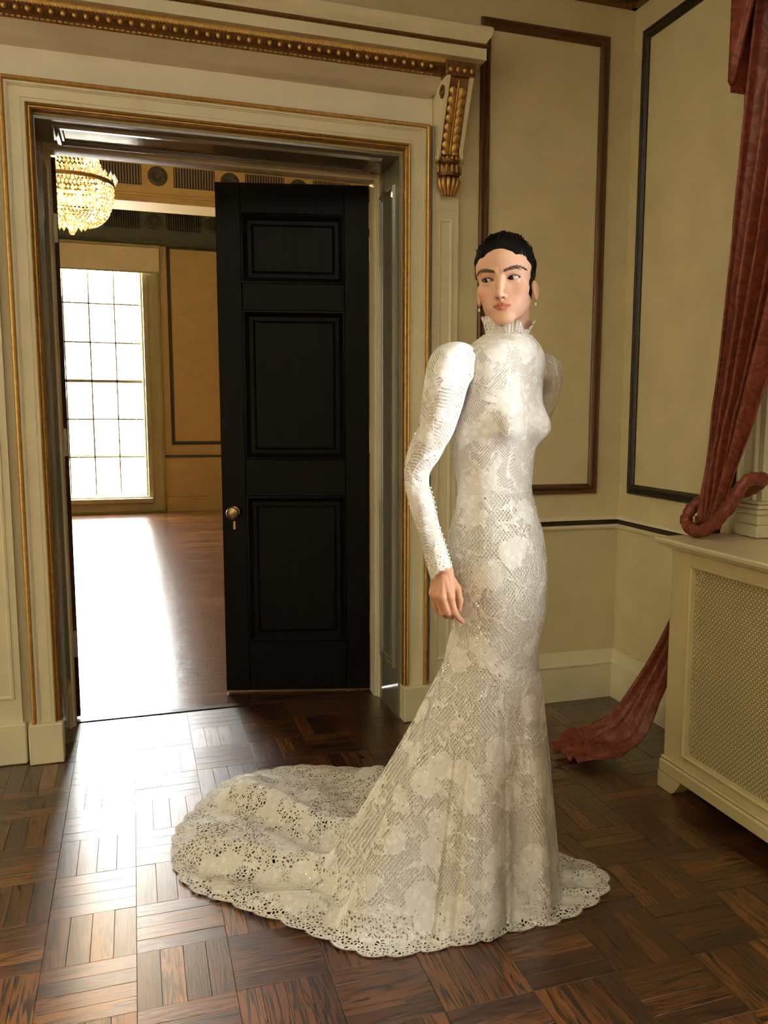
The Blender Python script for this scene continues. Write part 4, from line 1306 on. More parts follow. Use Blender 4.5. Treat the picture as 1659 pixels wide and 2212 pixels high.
# ---- right hand
NAILS = []
def hand():
    h = 0.00135
    W = P3(957, 1229, -0.142); 
    fingers = {
     'index': [P3(973, 1290, -0.160), P3(981, 1321, -0.158), P3(989.5, 1334, -0.147), P3(998.5, 1342, -0.138)],
     'middle': [P3(956, 1291, -0.166), P3(968, 1323, -0.160), P3(975, 1331, -0.140), P3(980, 1329, -0.126)],
     'ring': [P3(944, 1287, -0.160), P3(956, 1323, -0.150), P3(964, 1330, -0.130), P3(970, 1326, -0.118)],
     'little': [P3(935, 1282, -0.147), P3(942, 1311, -0.137), P3(950, 1323, -0.120), P3(957, 1322, -0.110)]}
    rad = {'index': (0.0105, 0.0092, 0.0080, 0.0066), 'middle': (0.0108, 0.0093, 0.0082, 0.0068), 'ring': (0.0102, 0.0088, 0.0078, 0.0064), 'little': (0.0092, 0.0076, 0.0068, 0.0056)}
    thumb = [P3(973, 1254, -0.132), P3(987, 1272, -0.128), P3(992.5, 1297, -0.130), P3(992.5, 1314, -0.134)]
    trad = (0.015, 0.0115, 0.0100, 0.0072)
    allp = np.array([W]+[p for f in fingers.values() for p in f]+thumb)
    lo = allp.min(0)-0.03; hi = allp.max(0)+0.03; hi[2] += 0.03
    X, Y, Z = grid(lo, hi, h)
    up = W+(SL[-3]-W)*0.75
    F = sd_cone(X, Y, Z, up, W, 0.0235, 0.0222)
    k1, k2, k3, k4 = (fingers[n][0] for n in ('index', 'middle', 'ring', 'little'))
    # metacarpals make the palm
    for kk, off, r0, r1 in ((k1, 0.012, 0.0165, 0.0128), (k2, 0.004, 0.0170, 0.0128), (k3, -0.004, 0.0165, 0.0122), (k4, -0.011, 0.0150, 0.0112)):
        base = W+np.array([off, 0.004, -0.010])
        F = smin(F, sd_cone(X, Y, Z, base, kk+np.array([0, 0.004, 0.002]), r0, r1), 0.008)
    # palm flesh behind
    F = smin(F, sd_cone(X, Y, Z, W+np.array([0.0, 0.012, -0.022]), (k2+k3)/2+np.array([0.004, 0.016, 0.012]), 0.018, 0.015), 0.010)
    G = None
    for n, f in fingers.items():
        r = rad[n]; D = None
        for i in range(3):
            c = sd_cone(X, Y, Z, f[i], f[i+1], r[i], r[i+1])
            D = c if D is None else smin(D, c, 0.003)
        D = smin(D, sd_ell(X, Y, Z, f[1], (r[1]*1.10,)*3), 0.003)
        G = D if G is None else smin(G, D, 0.0016)
    F = smin(F, G, 0.005)
    D = None
    for i in range(3):
        c = sd_cone(X, Y, Z, thumb[i], thumb[i+1], trad[i], trad[i+1])
        D = c if D is None else smin(D, c, 0.005)
    F = smin(F, D, 0.007)
    # knuckles and tendons
    for kk in (k1, k2, k3, k4):
        F = smin(F, sd_ell(X, Y, Z, kk+np.array([0, -0.005, 0.001]), (0.008, 0.007, 0.009)), 0.006)
        F = smin(F, sd_cone(X, Y, Z, kk+np.array([0, -0.006, 0]), W+(kk-W)*0.25+np.array([0, -0.011, 0]), 0.004, 0.003), 0.007)
    V, Q = surface_net(F, lo, h)
    C = np.tile(SKIN*np.array([0.86, 0.76, 0.66]), (len(V), 1))
    for n, f in list(fingers.items())+[('thumb', thumb)]:
        for j, amt in ((0, 0.35), (1, 0.4), (3, 0.45)):
            w = np.exp(-(np.linalg.norm(V-f[j], axis=1)/0.011)**2)[:, None]*amt
            C = C*(1-w)+np.array([0.56, 0.23, 0.135])*w
    add_body(V, Q, C)
    # nails of index and thumb
    for f, r in ((fingers['index'], 0.0066), (thumb, 0.0072)):
        ax_ = f[3]-f[2]; ax_ /= np.linalg.norm(ax_)
        NAILS.append((f[3]+ax_*r*0.1, ax_, r))
hand()

# ---- head
HC = np.array([-0.008, 0.006, 1.742])
HYAW, HROLL, HPITCH = math.radians(-9.5), math.radians(4.5), math.radians(-4.0)
# head local: x her left (viewer's right), y forward (towards viewer), z up  -> person local
def head_basis():
    fwd = np.array([math.sin(HYAW), -math.cos(HYAW), 0.0]); lef = np.array([math.cos(HYAW), math.sin(HYAW), 0.0]); up = np.array([0, 0, 1.0])
    f2 = fwd*math.cos(HPITCH)+up*math.sin(HPITCH); u2 = up*math.cos(HPITCH)-fwd*math.sin(HPITCH)
    l3 = lef*math.cos(HROLL)+u2*math.sin(HROLL); u3 = u2*math.cos(HROLL)-lef*math.sin(HROLL)
    return l3, f2, u3
HL, HF, HU = head_basis()
HM = np.stack([HL, HF, HU])            # rows
def h2p(P): return np.asarray(P) @ HM + HC
EYE = (0.0340, 0.0690, 0.0)
def head_field(X, Y, Z):
    A_ = np.abs(X)
    Z = np.where(Z < 0, Z*1.08, Z)
    F = sd_ell(X, Y, Z, (0, -0.016, 0.034), (0.0745, 0.096, 0.086))
    F = smin(F, sd_ell(X, Y, Z, (0, 0.026, 0.030), (0.064, 0.062, 0.068)), 0.03)          # forehead
    F = smin(F, sd_ell(X, Y, Z, (0, 0.026, -0.040), (0.053, 0.064, 0.074)), 0.025)        # mid face
    F = smin(F, sd_ell(A_, Y, Z, (0.047, 0.046, -0.026), (0.020, 0.026, 0.019)), 0.018)   # cheekbones
    F = smin(F, sd_cone(A_, Y, Z, (0.050, -0.004, -0.060), (0.014, 0.064, -0.104), 0.013, 0.0155), 0.022)  # jaw line
    F = smin(F, sd_ell(X, Y, Z, (0, 0.074, -0.107), (0.020, 0.017, 0.0165)), 0.016)       # chin
    F = smin(F, sd_ell(X, Y, Z, (0, 0.070, -0.074), (0.034, 0.0215, 0.024)), 0.016)       # muzzle
    F = smin(F, sd_ell(A_, Y, Z, (0.034, 0.040, -0.054), (0.0215, 0.032, 0.040)), 0.024)   # cheeks
    # brow ridge
    F = smin(F, sd_cone(A_, Y, Z, (0.008, 0.084, 0.019), (0.046, 0.067, 0.021), 0.0065, 0.0055), 0.012)
    # eye sockets
    F = smax(F, -sd_ell(A_, Y, Z, (0.0335, 0.0985, 0.001), (0.0195, 0.018, 0.0125)), 0.012)
    F = smax(F, -sd_ell(A_, Y, Z, (0.0165, 0.0975, 0.000), (0.007, 0.013, 0.010)), 0.010)
    # lids: ball over the eyeball, with almond opening
    lid = sd_ell(A_, Y, Z, EYE, (0.0148, 0.0142, 0.0138))
    F = smin(F, lid, 0.004)
    bag = sd_cone(A_, Y, Z, (0.026, 0.0775, -0.0115), (0.042, 0.074, -0.0105), 0.0035, 0.003)
    F = smin(F, bag, 0.006)
    # nose
    F = smin(F, sd_cone(X, Y, Z, (0, 0.0815, 0.006), (0, 0.1085, -0.038), 0.0072, 0.0088), 0.010)
    F = smin(F, sd_ell(X, Y, Z, (0, 0.1095, -0.0425), (0.0098, 0.0100, 0.0085)), 0.006)
    F = smin(F, sd_ell(A_, Y, Z, (0.0108, 0.0965, -0.0465), (0.0064, 0.0095, 0.0066)), 0.0045)
    F = smin(F, sd_cone(X, Y, Z, (0, 0.104, -0.050), (0, 0.0935, -0.056), 0.0042, 0.0045), 0.004)
    F = smax(F, -sd_ell(A_, Y, Z, (0.0062, 0.1015, -0.0525), (0.0034, 0.0058, 0.0038)), 0.0018)
    # lips
    F = smin(F, sd_cone(A_, Y, Z, (0.0045, 0.0925, -0.0682), (0.0215, 0.0845, -0.0722), 0.0046, 0.0018), 0.004)
    F = smin(F, sd_cone(A_, Y, Z, (0.0, 0.0922, -0.0780), (0.0185, 0.0855, -0.0748), 0.0058, 0.0022), 0.004)
    F = smax(F, -sd_cone(A_, Y, Z, (0.0, 0.0985, -0.0729), (0.0235, 0.0885, -0.0736), 0.0011, 0.0010), 0.0016)
    F = smax(F, -sd_cone(X, Y, Z, (0, 0.1005, -0.0570), (0, 0.1018, -0.0640), 0.0026, 0.0022), 0.0035)   # philtrum
    F = smax(F, -sd_ell(X, Y, Z, (0, 0.0985, -0.0895), (0.016, 0.0075, 0.0042)), 0.006)               # under lip
    # ears
    ca, sa = math.cos(0.55), math.sin(0.55)
    ex, ey, ez = (A_-0.0740)*1.22, (Y+0.012)*1.22, (Z+0.030)*1.22
    u_ = ex*ca-ey*-sa*-1; 
    u_ = ex*ca+ey*sa; v_ = -ex*sa+ey*ca
    v2 = v_*0.98+ez*-0.17; w2 = ez*0.98+v_*0.17
    ear = sd_ell(u_, v2, w2, (0.004, 0.0, 0.0), (0.0065, 0.0165, 0.0315))
    ear = smin(ear, sd_ell(u_, v2, w2, (0.003, 0.005, -0.027), (0.0055, 0.009, 0.0105)), 0.006)
    ear = smax(ear, -sd_ell(u_, v2, w2, (0.0115, 0.002, 0.002), (0.0062, 0.0100, 0.0225)), 0.003)
    ear = smin(ear, sd_cone(u_, v2, w2, (0.0055, -0.003, 0.014), (0.0050, -0.006, -0.012), 0.0026, 0.0026), 0.003)
    F = smin(F, ear/1.22, 0.005)
    # neck
    F = smin(F, sd_cone(X, Y, Z, (0.002, -0.024, -0.055), (0.006, -0.030, -0.215), 0.050, 0.050), 0.022)
    # almond eye opening cut to the eyeball
    xo = A_-0.0340
    hx = np.clip(xo/0.0158, -1, 1)
    zc = 0.0006*hx+0.0008*hx*hx
    upper = zc+0.0062*(1-hx*hx)**0.72; lower = zc-0.0048*(1-hx*hx)**0.75
    dz = np.maximum(Z-upper, lower-Z)
    cut = np.maximum(dz, np.abs(xo)-0.0158)
    cut = np.maximum(cut, 0.060-Y)
    F = smax(F, -cut, 0.0011)
    return F
def head():
    h = 0.00128
    lo, hi = (-0.104, -0.128, -0.212), (0.104, 0.126, 0.134)
    X, Y, Z = grid(lo, hi, h)
    F = head_field(X, Y, Z)
    V, Q = surface_net(F, lo, h)
    C = np.tile(SKIN, (len(V), 1))
    x, y, z = np.abs(V[:, 0]), V[:, 1], np.where(V[:, 2] < 0, V[:, 2]*1.08, V[:, 2])
    def blend(C, w, col): w = w[:, None]; return C*(1-w)+np.array(col)*w
    # lips
    lx = np.clip(x/0.0235, 0, 1)
    up_ = -0.0627-0.0014*np.exp(-(x/0.003)**2)-0.0088*lx**1.7
    dn_ = -0.0846+0.0108*lx**2.2
    m = 1/(1+np.exp(-(up_-z)/0.0005))*1/(1+np.exp(-(z-dn_)/0.0006))*(x < 0.0245)*(y > 0.068)
    C = blend(C, np.clip(m, 0, 1)*0.88, (0.44, 0.125, 0.075))
    line = np.exp(-((z+0.0729)/0.0011)**2)*(x < 0.0235)*(y > 0.07)
    C = blend(C, line*0.75, (0.13, 0.035, 0.025))  # seam between the lips darkened; crease shade put into the colour
    # eyelids: warm shade put into the skin colour, dark lash line
    hx = np.clip((x-0.034)/0.0158, -1.15, 1.15)
    zc = 0.0006*hx+0.0008*hx*hx
    uq = zc+0.0062*np.clip(1-hx*hx, 0, 1)**0.72; lq = zc-0.0048*np.clip(1-hx*hx, 0, 1)**0.75
    near = (y > 0.058)*(np.abs(hx) < 1.12)
    C = blend(C, np.exp(-((z-uq-0.003)/0.0035)**2)*near*0.55, (0.36, 0.135, 0.075))
    C = blend(C, np.exp(-((z-uq)/0.0011)**2)*near*0.92, (0.030, 0.014, 0.010))
    C = blend(C, np.exp(-((z-lq)/0.0009)**2)*near*0.45, (0.13, 0.05, 0.035))
    # cheeks, nose tip, ears warmer
    C = blend(C, np.exp(-(((x-0.045)/0.022)**2+((z+0.035)/0.018)**2))*(y > 0.02)*0.30, (0.60, 0.27, 0.17))
    C = blend(C, np.clip((x-0.074)/0.01, 0, 1)*(np.abs(z+0.026) < 0.05)*0.35, (0.62, 0.27, 0.16))
    # nostril hollow darkened, its shade put into the colour
    C = blend(C, np.exp(-(((x-0.0062)/0.0034)**2+((y-0.1015)/0.005)**2+((z+0.0520)/0.0028)**2))*0.9, (0.06, 0.022, 0.016))
    bq = np.clip((x-0.012)/0.042, 0, 1)
    bz = 0.0185+0.0085*np.sin(np.minimum(bq/0.72, 1)*math.pi/2)-0.009*np.maximum(0, (bq-0.62)/0.38)**1.5
    bt = 0.0038*(0.75+0.5*np.sin(bq*2.2))*(1-0.75*np.maximum(0, (bq-0.55)/0.45))
    C = blend(C, np.exp(-((z-bz)/bt)**4)*(x > 0.011)*(x < 0.055)*(y > 0.04)*0.72, (0.075, 0.034, 0.018))
    add_body(h2p(V), Q, C)
    return V
HEADV = head()
V = np.concatenate(parts_v); Q = np.concatenate(parts_f); C = np.concatenate(parts_c)
me = bpy.data.meshes.new('body')
me.from_pydata(V.tolist(), [], Q.tolist())
me.polygons.foreach_set('use_smooth', [True]*len(me.polygons))
ca_ = me.color_attributes.new('tint', 'FLOAT_COLOR', 'POINT')
ca_.data.foreach_set('color', np.concatenate([C, np.ones((len(C), 1))], 1).astype(np.float32).ravel())
me.materials.append(M_SKIN); me.update()
body = bpy.data.objects.new('body', me); COL.objects.link(body); body.parent = woman
sm = body.modifiers.new('relax', 'SMOOTH'); sm.factor = 0.5; sm.iterations = 2

# ---- eyes
def eye_mat():
    m, nt, b = newmat('eye_surface')
    at = nt.nodes.new('ShaderNodeAttribute'); at.attribute_name = 'tint'
    nt.links.new(at.outputs['Color'], b.inputs['Base Color'])
    n1 = noise(nt, coords(nt), 200, 2)
    b.inputs['Roughness'].default_value = 0.22
    b.inputs['Specular IOR Level'].default_value = 0.3
    return m
M_EYE = eye_mat()
GAZE = np.array([-0.50, 0.86, -0.02]); GAZE /= np.linalg.norm(GAZE)
for sgn in (-1, 1):
    n, mm = 36, 48
    vs, cs, fs = [], [], []
    for i in range(n+1):
        a = math.pi*i/n
        for j in range(mm):
            b_ = 2*math.pi*j/mm
            dl = np.array([math.sin(a)*math.cos(b_), math.sin(a)*math.sin(b_), math.cos(a)])
            # pole along gaze
            w = GAZE; u_ = np.cross([0, 0, 1.0], w); u_ /= np.linalg.norm(u_); v_ = np.cross(w, u_)
            dd = u_*dl[0]+v_*dl[1]+w*dl[2]
            r_ = 0.0122+(0.0006*math.cos(min(a/0.55, 1)*math.pi/2) if a < 0.55 else 0)
            vs.append(np.array([EYE[0]*sgn, EYE[1], EYE[2]])+dd*r_)
            if a < 0.20: c_ = (0.004, 0.003, 0.003)
            elif a < 0.53: c_ = (0.012, 0.007, 0.004)
            elif a < 0.59: c_ = (0.010, 0.006, 0.005)
            else: c_ = (0.50, 0.43, 0.37)
            cs.append((*c_, 1))
    for i in range(n):
        for j in range(mm):
            fs.append((i*mm+j, (i+1)*mm+j, (i+1)*mm+(j+1) % mm, i*mm+(j+1) % mm))
    o = obj('eye', h2p(np.array(vs)), fs, M_EYE, woman, True)
    ca_ = o.data.color_attributes.new('tint', 'FLOAT_COLOR', 'POINT'); ca_.data.foreach_set('color', np.array(cs, np.float32).ravel())

# surface finder: push a head-local point outward along y or radially onto the skin
def field_pt(p):
    return float(head_field(np.array([p[0]], np.float32), np.array([p[1]], np.float32), np.array([p[2]], np.float32))[0])
def to_skin(p, d, far=0.16):
    """march from far along -d towards p until the head surface"""
    d = np.array(d, float)/np.linalg.norm(d); t = far
    for _ in range(60):
        q = p+d*t; f_ = field_pt(q)
        t -= max(f_, 0.0)*0.7
        if f_ < 0.0004 or t < -0.05: break
    return p+d*t
M_HAIR = simple('dark_hair', (0.004, 0.0032, 0.0028), 0.5)
M_HAIR.node_tree.nodes['Principled BSDF'].inputs['Specular IOR Level'].default_value = 0.14
M_BROW = simple('brow_hair', (0.045, 0.022, 0.012), 0.6)
# ---- eyebrows: many short hairs per brow
for sgn in (-1, 1):
    m = MB()
    for k in range(420):
        q = random.random()
        x = 0.012+0.042*q
        zmid = 0.0185+0.0085*math.sin(min(q/0.72, 1)*math.pi/2)-0.009*max(0, (q-0.62)/0.38)**1.5
        th_ = 0.0040*(0.75+0.5*math.sin(q*2.2))*(1-0.78*max(0, (q-0.55)/0.45))
        z = zmid+random.uniform(-1, 1)*th_
        p = to_skin(np.array([x*sgn, 0.0, z]), (0.22*sgn*q, 1, 0.0))
        L_ = random.uniform(0.003, 0.0055)
        ang = 0.9-1.05*q+random.uniform(-0.15, 0.15)
        dvec = np.array([math.cos(ang)*sgn, -0.35*q-0.05, math.sin(ang)])
        p2 = p+dvec*L_+np.array([0, 0.0006, 0]); wv = np.array([-math.sin(ang)*sgn, 0, math.cos(ang)])*0.00032
        o0 = np.array([0, 0.0006, 0])
        m.add([h2p(p+o0-wv), h2p(p+o0+wv), h2p(p2)], [(0, 1, 2)])
    m.build('eyebrow', M_BROW, woman)
    # upper lashes
    m = MB()
    for k in range(46):
        q = k/45; hx_ = -0.98+1.96*q
        x = (0.034+0.0158*hx_); zc = 0.0006*hx_+0.0008*hx_*hx_; z = zc+0.0062*max(0, 1-hx_*hx_)**0.72
        y = EYE[1]+math.sqrt(max(0.0144**2-(x-0.034)**2-z*z, 0.00004))
        p = np.array([x*sgn, y, z]); L_ = 0.0045+0.0025*q
        p2 = p+np.array([sgn*(0.0025*(q-0.3)), L_*0.75, L_*0.55])
        wv = np.array([0.0004, 0, 0])
        m.add([h2p(p-wv), h2p(p+wv), h2p(p2)], [(0, 1, 2)])
    m.build('eyelashes', M_BROW, woman)

# ---- hair: close slicked-back shell plus wavy locks
def hair_field(X, Y, Z):
    A_ = np.abs(X)
    F = sd_ell(X, Y, Z, (0, -0.018, 0.032), (0.0800, 0.1020, 0.0905))
    F = smin(F, sd_ell(X, Y, Z, (0, 0.012, 0.056), (0.066, 0.071, 0.066)), 0.02)
    F = smin(F, sd_ell(X, Y, Z, (0, -0.055, -0.035), (0.058, 0.050, 0.060)), 0.03)
    F = F-0.0007*np.sin(np.arctan2(X, Z-0.02)*16+14*Y)
    # carve away the face: hairline
    hl = 0.058+0.0-7.0*np.maximum(A_-0.030, 0)**2           # forehead hairline y limit at height
    face = sd_ell(A_, Y, Z, (0.0, 0.102, 0.000), (0.0680, 0.074, 0.081))
    F = smax(F, -face, 0.004)
    # clear ears and below the sideburns
    F = smax(F, -sd_ell(A_, Y, Z, (0.088, -0.012, -0.030), (0.024, 0.020, 0.034)), 0.004)
    F = smax(F, np.where(Y > -0.03, (-0.026-Z), (-0.088-Z)), 0.006)
    return F
def hair():
    h = 0.0022
    lo, hi = (-0.10, -0.14, -0.11), (0.10, 0.11, 0.145)
    X, Y, Z = grid(lo, hi, h)
    V, Q = surface_net(hair_field(X, Y, Z), lo, h)
    o = obj('hair', h2p(V), Q.tolist(), M_HAIR, woman, True)
    # locks: fine wavy strands combed back from the hairline
    m = MB()
    r2 = random.Random(3)
    c = np.array([0, -0.014, 0.030])
    def surf(dirs):
        lo_ = np.full(len(dirs), 0.03); hi_ = np.full(len(dirs), 0.16)
        for _ in range(18):
            md_ = (lo_+hi_)/2; P_ = c+dirs*md_[:, None]
            f_ = hair_field(P_[:, 0], P_[:, 1], P_[:, 2]); ins_ = f_ < 0
            lo_ = np.where(ins_, md_, lo_); hi_ = np.where(ins_, hi_, md_)
        return lo_
    for k in range(820):
        a0 = r2.uniform(-1.5, 1.5) if k < 620 else r2.choice((-1, 1))*r2.uniform(1.25, 2.0)
        s0 = r2.uniform(-0.25, 0.6); ln = r2.uniform(0.25, 0.55)
        nn = 18
        amp = r2.uniform(0.0, 0.05); fr = r2.uniform(12, 24); ph = r2.uniform(0, 6)
        q = s0+ln*np.arange(nn)/(nn-1)
        q = q[q >= 0]
        if len(q) < 5: continue
        phi = 0.34+2.70*q
        a = a0*(0.72+0.30*q)+amp*np.sin(fr*q+ph)*np.clip(q*3, 0, 1)
        dirs = np.stack([np.sin(a), np.cos(a)*np.cos(phi), np.cos(a)*np.sin(phi)], 1)
        rr = surf(dirs)
        P_ = c+dirs*(rr+0.0004+0.0012*np.sin(fr*1.3*q+ph+1.2)*(amp > 0.02))[:, None]
        ok = ((np.abs(P_[:, 0])/0.0682)**2+((P_[:, 1]-0.102)/0.0742)**2+(P_[:, 2]/0.0812)**2 > 1.0) & (np.linalg.norm(P_-c, axis=1) > 0.066)
        ok &= ~((P_[:, 2] < -0.005) & (P_[:, 1] > -0.045))
        best = None; run_ = []
        for i, w_ in enumerate(ok):
            if w_: run_.append(i)
            if (not w_ or i == len(ok)-1):
                if best is None or len(run_) > len(best): best = run_
                run_ = []
        if best is None or len(best) < 5: continue
        Pk = P_[best]; nk = len(best)
        rad = [r2.uniform(0.0009, 0.0016)*math.sin(math.pi*(0.10+0.85*i/(nk-1)))+0.0002 for i in range(nk)]
        m.tube([h2p(p) for p in Pk], rad, 5)
    # loose curls along the crown
    for k in range(60):
        a = -1.0+2.0*k/59+r2.uniform(-0.05, 0.05); el = r2.uniform(1.0, 2.0)
        d0 = np.array([[math.sin(a), math.cos(a)*math.cos(el), math.cos(a)*math.sin(el)]])
        base = c+d0[0]*(float(surf(d0)[0])+0.0002)
        R_ = r2.uniform(0.0020, 0.0040); pts = []
        tw = r2.uniform(0, 6.28)
        for i in range(14):
            b_ = tw+i/13*5.2
            pts.append(base+np.array([R_*math.cos(b_)+0.0005*i-0.003, -0.0008*i+0.003*math.sin(tw+i*0.4), R_*math.sin(b_)*0.8+0.0015]))
        m.tube([h2p(p) for p in pts], [0.0010]*13+[0.0003], 5)
    m.build('locks', M_HAIR, o, True)
hair()

# ---- earrings
M_PEARL = simple('pearl', (0.80, 0.74, 0.66), 0.15)
for sgn in (-1, 1):
    base = np.array([0.0765*sgn, -0.004, -0.0535])
    er = empty('earring', tuple(h2p(base)), 0, woman); er.scale = (0.78, 0.78, 0.78)
    m = MB(); octa(m, (0, -0.004, 0), 0.0034, 1.1); m.build('stud', simple('diamond', (0.85, 0.82, 0.78), 0.05, 0.6), er)
    m = MB(); m.tube([(0, -0.004, -0.002), (0, -0.004, -0.010)], 0.0008, 6); m.build('hook', M_STEEL, er)
    m = MB(); m.lathe([(0.0002, -0.008), (0.0036, -0.006), (0.0046, -0.002), (0.0030, 0.003), (0.0002, 0.006)], 12, (0, -0.004, -0.0165)); m.build('pearl_drop', M_PEARL, er, True)
# ---- nails
M_NAIL = simple('nail', (0.62, 0.36, 0.26), 0.25)
for p, ax_, r in NAILS:
    side = np.cross(ax_, [0, -1.0, 0]); side /= np.linalg.norm(side); nrm = np.cross(side, ax_)
    if nrm[1] > 0: nrm = -nrm
    vs = []
    for i in range(6):
        for j in range(5):
            u_ = (i/5-0.5)*r*1.9; w = (j/4-0.5)*2
            ww = r*0.72*math.sqrt(max(0.05, 1-max(0, (i/5-0.55)/0.5)**2))
            vs.append(p-ax_*0.001+ax_*u_+side*(w*ww)+nrm*(r*1.0*math.sqrt(max(0, 1-(w*0.72)**2))))
    fs = [(i*5+j, i*5+j+1, (i+1)*5+j+1, (i+1)*5+j) for i in range(5) for j in range(4)]
    obj('fingernail', vs, fs, M_NAIL, woman, True)
# ================================================================== THE GOWN
def lace_mat(name, cell=1.0, border=True, dens=0.0):
    """white lace: floral clusters over diamond net, open holes; attribute 'edge' = metres to the edge"""
    m, nt, b = newmat(name)
    L = nt.links
    tc = nt.nodes.new('ShaderNodeTexCoord'); P = tc.outputs['Object']
    at = nt.nodes.new('ShaderNodeAttribute'); at.attribute_name = 'edge'; edge = at.outputs['Fac']
    # jittered position so that threads are not perfectly straight
    jn = noise(nt, P, 42, 2); 
    jv = nt.nodes.new('ShaderNodeVectorMath'); jv.operation = 'MULTIPLY_ADD'
    L.new(jn.outputs['Color'], jv.inputs[0]); jv.inputs[1].default_value = (0.008,)*3; L.new(P, jv.inputs[2])
    Pj = jv.outputs[0]
    au = nt.nodes.new('ShaderNodeAttribute'); au.attribute_name = 'uu'
    av = nt.nodes.new('ShaderNodeAttribute'); av.attribute_name = 'vv'
    jc = nt.nodes.new('ShaderNodeSeparateColor'); L.new(jn.outputs['Color'], jc.inputs[0])
    X = mth(nt, 'MULTIPLY_ADD', jc.outputs[0], 0.0028, au.outputs['Fac'])
    Zc = mth(nt, 'MULTIPLY_ADD', jc.outputs[1], 0.0028, av.outputs['Fac'])
    kf = 2*math.pi/(0.0150*cell)
    a1 = mth(nt, 'MULTIPLY', mth(nt, 'ADD', X, mth(nt, 'MULTIPLY', Zc, 0.8)), kf*0.72)
    a2 = mth(nt, 'MULTIPLY', mth(nt, 'SUBTRACT', X, mth(nt, 'MULTIPLY', Zc, 0.8)), kf*0.72)
    s1 = mth(nt, 'ABSOLUTE', mth(nt, 'SINE', a1)); s2 = mth(nt, 'ABSOLUTE', mth(nt, 'SINE', a2))
    hole_d = mth(nt, 'MINIMUM', s1, s2)                       # 0 on threads, 1 mid-hole
    # irregular cells
    vo = nt.nodes.new('ShaderNodeTexVoronoi'); vo.feature = 'DISTANCE_TO_EDGE'; vo.inputs['Scale'].default_value = 100/cell
    L.new(Pj, vo.inputs['Vector'])
    hole_v = mth(nt, 'MULTIPLY', vo.outputs['Distance'], 2.7)
    zsep = nt.nodes.new('ShaderNodeSeparateXYZ'); L.new(P, zsep.inputs[0])
    low = ramp(nt, zsep.outputs[2], [(0.06, (1, 1, 1)), (0.13, (0, 0, 0))])
    hm_ = mixc(nt, low, hole_d, hole_v); hs_ = nt.nodes.new('ShaderNodeSeparateColor'); L.new(hm_, hs_.inputs[0]); hole_d = hs_.outputs[0]
    # flowers: clusters of round petals
    fl = nt.nodes.new('ShaderNodeTexVoronoi'); fl.feature = 'F1'; fl.inputs['Scale'].default_value = 10.5
    L.new(P, fl.inputs['Vector'])
    pet = nt.nodes.new('ShaderNodeTexVoronoi'); pet.feature = 'SMOOTH_F1'; pet.inputs['Scale'].default_value = 46; pet.inputs['Smoothness'].default_value = 0.15
    L.new(Pj, pet.inputs['Vector'])
    wob = noise(nt, P, 26, 4, 0.6)
    fd = mth(nt, 'ADD', fl.outputs['Distance'], mth(nt, 'MULTIPLY_ADD', wob.outputs[0], 0.80, -0.40))
    flower = ramp(nt, fd, [(0.40, (1, 1, 1)), (0.47, (0, 0, 0))])       # 1 inside a flower cluster
    # leaves / sprigs: thin band noise
    sp = noise(nt, P, 13, 3, 0.5, 0.8)
    spr = mth(nt, 'ABSOLUTE', mth(nt, 'SUBTRACT', sp.outputs[0], 0.5))
    sprig = ramp(nt, spr, [(0.018, (1, 1, 1)), (0.034, (0, 0, 0))])
    solid = mth(nt, 'MAXIMUM', flower, sprig)
    # petal rims
    rim = ramp(nt, pet.outputs['Distance'], [(0.30, (0, 0, 0)), (0.52, (1, 1, 1))])
    # border zone near the edge uses irregular cells; fine dense cord right at the edge
    if border:
        bz = ramp(nt, mth(nt, 'DIVIDE', edge, 0.2), [(0.16, (1, 1, 1)), (0.24, (0, 0, 0))])
        hole = mixc(nt, bz, hole_d, hole_v)
        hb = nt.nodes.new('ShaderNodeSeparateColor'); L.new(hole, hb.inputs[0]); hole = hb.outputs[0]
        solid = mth(nt, 'MULTIPLY', solid, mth(nt, 'SUBTRACT', 1.0, mth(nt, 'MULTIPLY', bz, 0.75)))
        cord = ramp(nt, mth(nt, 'DIVIDE', edge, 0.2), [(0.012, (1, 1, 1)), (0.022, (0, 0, 0))])
    else:
        hole = hole_d; cord = None
    thr = 0.56+dens
    thread = ramp(nt, hole, [(thr-0.05, (1, 1, 1)), (thr+0.06, (0, 0, 0))])
    alpha = mth(nt, 'MAXIMUM', thread, mth(nt, 'MULTIPLY', solid, 0.97))
    if cord is not None: alpha = mth(nt, 'MAXIMUM', alpha, cord)
    L.new(alpha, b.inputs['Alpha'])
    col = mixc(nt, solid, (0.68, 0.655, 0.605), (0.74, 0.72, 0.685))
    col = mixc(nt, mth(nt, 'MULTIPLY', rim, 0.36), col, (0.53, 0.49, 0.43))
    L.new(col, b.inputs['Base Color'])
    b.inputs['Roughness'].default_value = 0.75
    b.inputs['Specular IOR Level'].default_value = 0.25
    b.inputs['Sheen Weight'].default_value = 0.15
    hgt = mth(nt, 'MULTIPLY_ADD', solid, 0.7, mth(nt, 'MULTIPLY_ADD', rim, -0.55, mth(nt, 'MULTIPLY', thread, 0.5)))
    fz = noise(nt, P, 420, 2)
    hgt = mth(nt, 'MULTIPLY_ADD', fz.outputs[0], 0.5, hgt)
    bump(nt, b, hgt, 0.42, 0.0022)
    return m
M_LACE = lace_mat('ivory_lace')
M_LACEF = lace_mat('ivory_lace_bodice', 0.70, True, 0.20)
M_LINING = paint('ivory_lining', (0.69, 0.65, 0.59), 0.7, 0.03, 0.1, 20, 0.2)
gown = empty('gown', (0, 0, 0), 0, woman)
gown['label'] = 'white lace mermaid gown with a long scalloped train'

